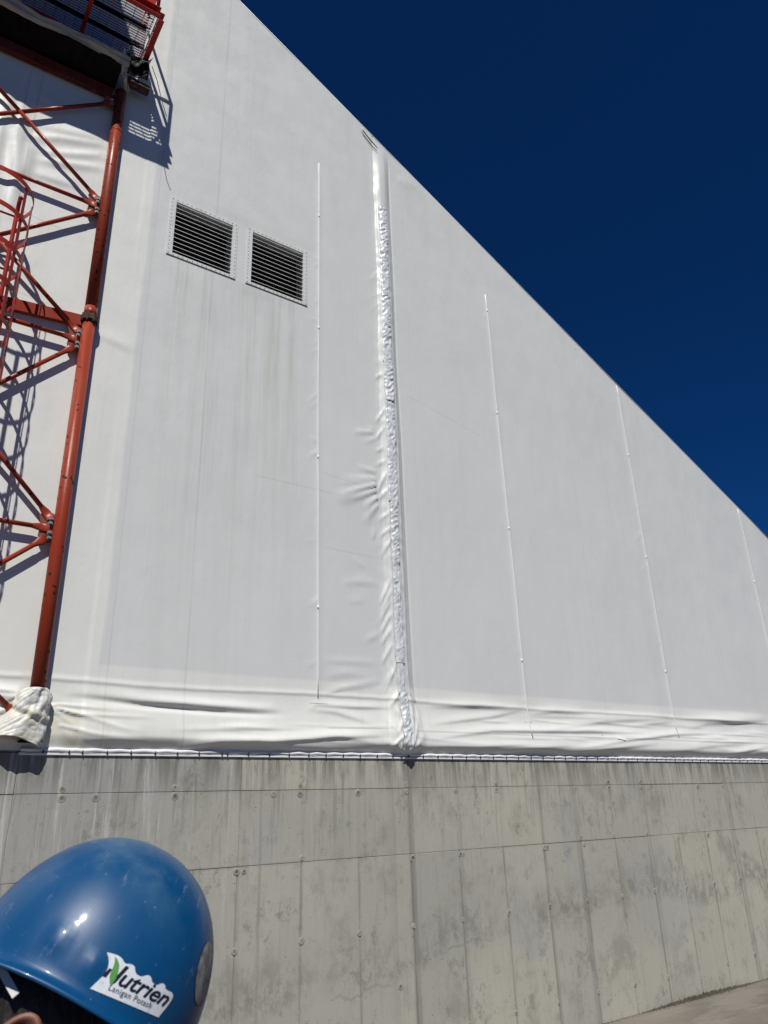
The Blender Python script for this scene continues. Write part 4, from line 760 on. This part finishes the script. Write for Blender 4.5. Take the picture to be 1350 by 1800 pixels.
def lettering(name, body, u0, u1, v0, capv, shear, m, off, spacing=1.0, bold=0.0):
    cu = bpy.data.curves.new(name, 'FONT'); cu.body = body; cu.size = 1; cu.shear = shear; cu.space_character = spacing; cu.offset = bold; cu.resolution_u = 3; cu.fill_mode = 'BOTH'
    o = bpy.data.objects.new(name, cu); C.objects.link(o); bpy.context.view_layer.update()
    me = bpy.data.meshes.new_from_object(o.evaluated_get(bpy.context.evaluated_depsgraph_get())); C.objects.unlink(o); bpy.data.objects.remove(o)
    xs_ = [v.co.x for v in me.vertices]; x0, x1 = min(xs_), max(xs_); k = (u1 - u0) / (x1 - x0)
    bm = bmesh.new(); bm.from_mesh(me)
    for v in bm.verts: v.co = Vector((u0 + (v.co.x - x0) * k, v0 + v.co.y / 0.70 * capv, 0))
    bmesh.ops.triangulate(bm, faces=bm.faces)
    for q in np.arange(u0, u1, 0.02): bmesh.ops.bisect_plane(bm, geom=bm.verts[:] + bm.edges[:] + bm.faces[:], plane_co=(q, 0, 0), plane_no=(1, 0, 0))
    for v in bm.verts: v.co = stk(v.co.x, v.co.y, off)
    return link(name, b2m(bm, name), m, st)
lettering('lettering', 'utrien', 0.275, 0.985, 0.36, 0.50, 0.30, M_INK, 0.0013, 0.98, 0.012)
# the N: two slanted stems, the leaf in place of its diagonal
def prism(poly, m, off, name):
    return flat_patch([poly], off, name, m, st, 0.02)
prism([(0.070, 0.40), (0.112, 0.40), (0.142, 0.66), (0.108, 0.66)], M_INK, 0.0013, 'lettering')
prism([(0.205, 0.30), (0.240, 0.38), (0.312, 0.92), (0.270, 0.92), (0.215, 0.50)], M_INK, 0.0013, 'lettering')
prism([(0.105, 1.00), (0.150, 0.97), (0.192, 0.86), (0.212, 0.68), (0.226, 0.48), (0.214, 0.27), (0.178, 0.32), (0.148, 0.46), (0.142, 0.62), (0.140, 0.78), (0.128, 0.91)], M_GREEN, 0.0016, 'leaf_emblem')
lettering('lettering', 'Lanigan Potash', 0.20, 0.80, 0.14, 0.17, 0.0, M_INK2, 0.0012, 1.05)
# worn round sticker at the back
M_OLD, t_, b_ = mat('worn_label', (0.30, 0.27, 0.22), 0.6); g_ = G(t_); t_.links.new(g_.mix(g_.map(g_.noise(70, 5, 0.7), 0.4, 0.6), (0.34, 0.31, 0.26), (0.14, 0.13, 0.12)), b_.inputs['Base Color'])
cth, cph = -26, 25; bm = bmesh.new(); cv = bm.verts.new(on_shell(cth, cph, 0.0008)); prev = None; rings = []
for rr in (0.35, 0.7, 1.0): rings.append([bm.verts.new(on_shell(cth + 12.5 * rr * math.cos(a_), cph + 11.5 * rr * math.sin(a_), 0.0009)) for a_ in np.linspace(0, 2 * math.pi, 28, endpoint=False)])
for k in range(28): bm.faces.new((cv, rings[0][k], rings[0][(k + 1) % 28])); [bm.faces.new((rings[q][k], rings[q + 1][k], rings[q + 1][(k + 1) % 28], rings[q][(k + 1) % 28])) for q in (0, 1)]
link('worn_label', b2m(bm, 'worn_label'), M_OLD, hat, smooth=True)

# the person: head with face and ears, hair, and a standing body in a dark jacket
M_SKIN, t_, b_ = mat('skin', (0.16, 0.06, 0.04), 0.55); g_ = G(t_); t_.links.new(g_.mix(g_.noise(60, 4), (0.14, 0.052, 0.034), (0.20, 0.078, 0.052)), b_.inputs['Base Color']); b_.inputs['Subsurface Weight'].default_value = 0.1; b_.inputs['Subsurface Scale'].default_value = 0.01
M_HAIR, t_, b_ = mat('black_hair', (0.008, 0.006, 0.005), 0.6); g_ = G(t_); g_.bump(g_.noise(80, 4, stretch=(1, 1, 0.2)), 0.8, 0.01, b_); t_.links.new(g_.mix(g_.noise(100), (0.006, 0.004, 0.004), (0.015, 0.011, 0.009)), b_.inputs['Base Color'])
M_JACK, t_, b_ = mat('dark_jacket', (0.012, 0.015, 0.025), 0.8); g_ = G(t_); g_.bump(g_.noise(14, 5), 0.5, 0.03, b_); t_.links.new(g_.mix(g_.noise(8), (0.010, 0.012, 0.02), (0.02, 0.024, 0.035)), b_.inputs['Base Color'])
HG = Vector((0.19, -5.53, 0))
ps = thing('person', 'person in the near corner seen from behind, face turned up to the left', 'person', loc=(HO.x, HO.y, ground_z(HO.y)))
PI_ = ps.matrix_world.inverted() if False else Matrix.Translation((-HO.x, -HO.y, -ground_z(HO.y)))
def hw(p): return PI_ @ (HM @ Vector(p))          # helmet space -> person space
def head_mesh():
    vs = []; n1_, n2_ = 64, 48
    for j in range(n2_ + 1):
        ph = math.pi * (j / n2_) - math.pi / 2
        for i in range(n1_):
            th = 2 * math.pi * i / n1_; c = math.cos(ph); x_ = 0.098 * math.cos(th) * c; y_ = 0.077 * math.sin(th) * c; z_ = 0.125 * math.sin(ph)
            f = max(0, -math.cos(th)); zz = z_
            if zz < 0: y_ *= 1 - 0.28 * (min(1, -zz / 0.11)) ; x_ = x_ * (1 - 0.15 * min(1, -zz / 0.12)) - 0.012 * f * min(1, -zz / 0.1)
            if x_ < 0:
                x_ -= 0.024 * math.exp(-(y_ / 0.011) ** 2) * math.exp(-((zz + 0.022) / 0.020) ** 2)            # nose
                x_ -= 0.008 * math.exp(-(y_ / 0.022) ** 2) * math.exp(-((zz + 0.066) / 0.009) ** 2)            # lips
                x_ += 0.010 * (math.exp(-((abs(y_) - 0.031) / 0.014) ** 2)) * math.exp(-((zz - 0.012) / 0.012) ** 2)   # sockets
                x_ -= 0.006 * math.exp(-((zz - 0.032) / 0.010) ** 2) * math.exp(-(y_ / 0.05) ** 2)             # brow
                x_ -= 0.008 * math.exp(-(y_ / 0.02) ** 2) * math.exp(-((zz + 0.105) / 0.015) ** 2)             # chin
            vs.append(hw((x_ - 0.028, y_, z_ - 0.028)))
    fs = [(j * n1_ + i, j * n1_ + (i + 1) % n1_, (j + 1) * n1_ + (i + 1) % n1_, (j + 1) * n1_ + i) for j in range(n2_) for i in range(n1_)]
    return vs, fs
hv, hf = head_mesh()
# body as one skinned figure
gz0 = 0.0; neck = hw((-0.005, 0, -0.115)); nk2 = hw((0.005, 0, -0.17)); cx_, cy_ = nk2.x + 0.02, nk2.y
top_z = nk2.z - 0.06
J = {'pelvis': (cx_, cy_, 0.93, .15, .13), 'waist': (cx_, cy_, 1.08, .14, .115), 'chest': (cx_, cy_, top_z - 0.20, .155, .125), 'shb': (cx_, cy_, top_z - 0.05, .10, .09), 'nk': (nk2.x, nk2.y, nk2.z, .058, .058), 'hd': (neck.x, neck.y, neck.z, .058, .058)}
for s_, sy in (('l', -1), ('r', 1)):
    J.update({'sh' + s_: (cx_, cy_ + sy * .19, top_z - 0.10, .068, .068), 'el' + s_: (cx_ + .03, cy_ + sy * .25, top_z - 0.40, .048, .048), 'wr' + s_: (cx_ - .08, cy_ + sy * .25, top_z - 0.65, .034, .034),
              'hp' + s_: (cx_, cy_ + sy * .10, 0.86, .10, .10), 'kn' + s_: (cx_ - .01, cy_ + sy * .12, 0.48, .068, .068), 'an' + s_: (cx_ + .02, cy_ + sy * .13, 0.09, .048, .048), 'to' + s_: (cx_ - .17, cy_ + sy * .15, 0.045, .042, .035)})
ks = list(J); E_ = [('pelvis', 'waist'), ('waist', 'chest'), ('chest', 'shb'), ('shb', 'nk'), ('nk', 'hd')]
for s_ in 'lr': E_ += [('shb', 'sh' + s_), ('sh' + s_, 'el' + s_), ('el' + s_, 'wr' + s_), ('pelvis', 'hp' + s_), ('hp' + s_, 'kn' + s_), ('kn' + s_, 'an' + s_), ('an' + s_, 'to' + s_)]
me = bpy.data.meshes.new('body'); me.from_pydata([J[k][:3] for k in ks], [(ks.index(a), ks.index(b_)) for a, b_ in E_], []); o = bpy.data.objects.new('tmp', me); C.objects.link(o)
sk = o.modifiers.new('skin', 'SKIN'); 
for i, k in enumerate(ks): me.skin_vertices[0].data[i].radius = J[k][3:5]
me.skin_vertices[0].data[0].use_root = True; ss = o.modifiers.new('sub', 'SUBSURF'); ss.levels = 2; bpy.context.view_layer.update()
bmsh = bpy.data.meshes.new_from_object(o.evaluated_get(bpy.context.evaluated_depsgraph_get())); C.objects.unlink(o); bpy.data.objects.remove(o)
bmsh.materials.clear(); body = link('jacket_and_trousers', bmsh, M_JACK, ps, smooth=True)
link('head', pymesh('head', hv, hf), M_SKIN, ps, smooth=True)
# hands
for sy in (-1, 1):
    wx, wy, wz = cx_ - .08, cy_ + sy * .25, top_z - 0.65; bm = bmesh.new(); tube(bm, [(wx, wy, wz + .03), (wx - .01, wy, wz - .02), (wx - .03, wy, wz - .06), (wx - .045, wy, wz - .09)], [.026, .03, .036, .030], 12)
    for k in range(4):
        fx = wx - .070 + k * .018; L = (.06, .075, .08, .065)[k]; tube(bm, [(fx + .012, wy, wz - .075), (fx, wy, wz - .075 - L * .5), (fx - .008, wy - sy * .012, wz - .075 - L)], [.009, .0085, .007], 8)
    tube(bm, [(wx - .045, wy - sy * .01, wz - .04), (wx - .075, wy - sy * .02, wz - .07), (wx - .085, wy - sy * .022, wz - .10)], [.012, .010, .008], 8)
    link('hand', b2m(bm, 'hand'), M_SKIN, ps, smooth=True)
# ears
for sd in (-1, 1):
    vs = []; n1_, n2_ = 28, 7
    for j in range(n2_ + 1):
        q = j / n2_
        for i in range(n1_):
            a_ = 2 * math.pi * i / n1_; rx_, rz_ = 0.018 * (1 - q) + 0.002, (0.032 if math.sin(a_) > 0 else 0.030) * (1 - q) + 0.002
            d_ = (0.014 + 0.004 * math.cos(a_)) * (1 if q < 0.2 else (1 - 0.75 * min(1, (q - 0.2) / 0.35))) if q > 0 else 0.002
            if 0 < q < 0.3: d_ += 0.003
            vs.append(hw((-0.030 + rx_ * math.cos(a_) + 0.004 * math.sin(a_), sd * (0.074 + d_), -0.062 + rz_ * math.sin(a_))))
    fs = [(j * n1_ + i, j * n1_ + (i + 1) % n1_, (j + 1) * n1_ + (i + 1) % n1_, (j + 1) * n1_ + i) for j in range(n2_) for i in range(n1_)] + [tuple(n2_ * n1_ + i for i in range(n1_))]
    link('ear', pymesh('ear', vs, fs), M_SKIN, ps, smooth=True)
# hair: cap down to the nape with short strands
vs = []; n1_, n2_ = 96, 30; hr = np.random.default_rng(2)
for j in range(n2_ + 1):
    for i in range(n1_):
        th = 2 * math.pi * i / n1_; low_ = -52 if math.cos(th) > -0.25 else (-52 + 62 * min(1, (-0.25 - math.cos(th)) / 0.45)); ph = math.radians(88 + (low_ - 88) * j / n2_); c = math.cos(ph); r_ = 1.075 + hr.normal(0, 0.006) + 0.01 * math.sin(th * 23 + j)
        if j == n2_: r_ = 0.97
        x_ = 0.098 * math.cos(th) * c * r_; y_ = 0.079 * math.sin(th) * c * r_; z_ = 0.125 * math.sin(ph) * min(r_, 1.0)
        if z_ < 0: y_ *= 1 - 0.24 * min(1, -z_ / 0.11); x_ *= 1 - 0.10 * min(1, -z_ / 0.12)
        vs.append(hw((x_ - 0.026, y_, z_ - 0.028)))
fs = [(j * n1_ + i, (j + 1) * n1_ + i, (j + 1) * n1_ + (i + 1) % n1_, j * n1_ + (i + 1) % n1_) for j in range(n2_) for i in range(n1_)]
hairo = link('hair', pymesh('hair', vs, fs), M_HAIR, ps, smooth=True)
# safety glasses
bm = bmesh.new()
for sd in (-1, 1): strip(bm, [hw((-0.115, sd * 0.070, -0.006)), hw((-0.075, sd * 0.088, -0.016)), hw((-0.050, sd * 0.094, -0.027))], 0.007, 0.002, up=HR.col[2])
strip(bm, [hw((-0.115, -0.070, -0.006)), hw((-0.140, -0.03, -0.008)), hw((-0.148, 0, -0.008)), hw((-0.140, 0.03, -0.008)), hw((-0.115, 0.070, -0.006))], 0.010, 0.003, up=HR.col[2])
link('glasses_frame', b2m(bm, 'glasses_frame'), M_VENT, ps)
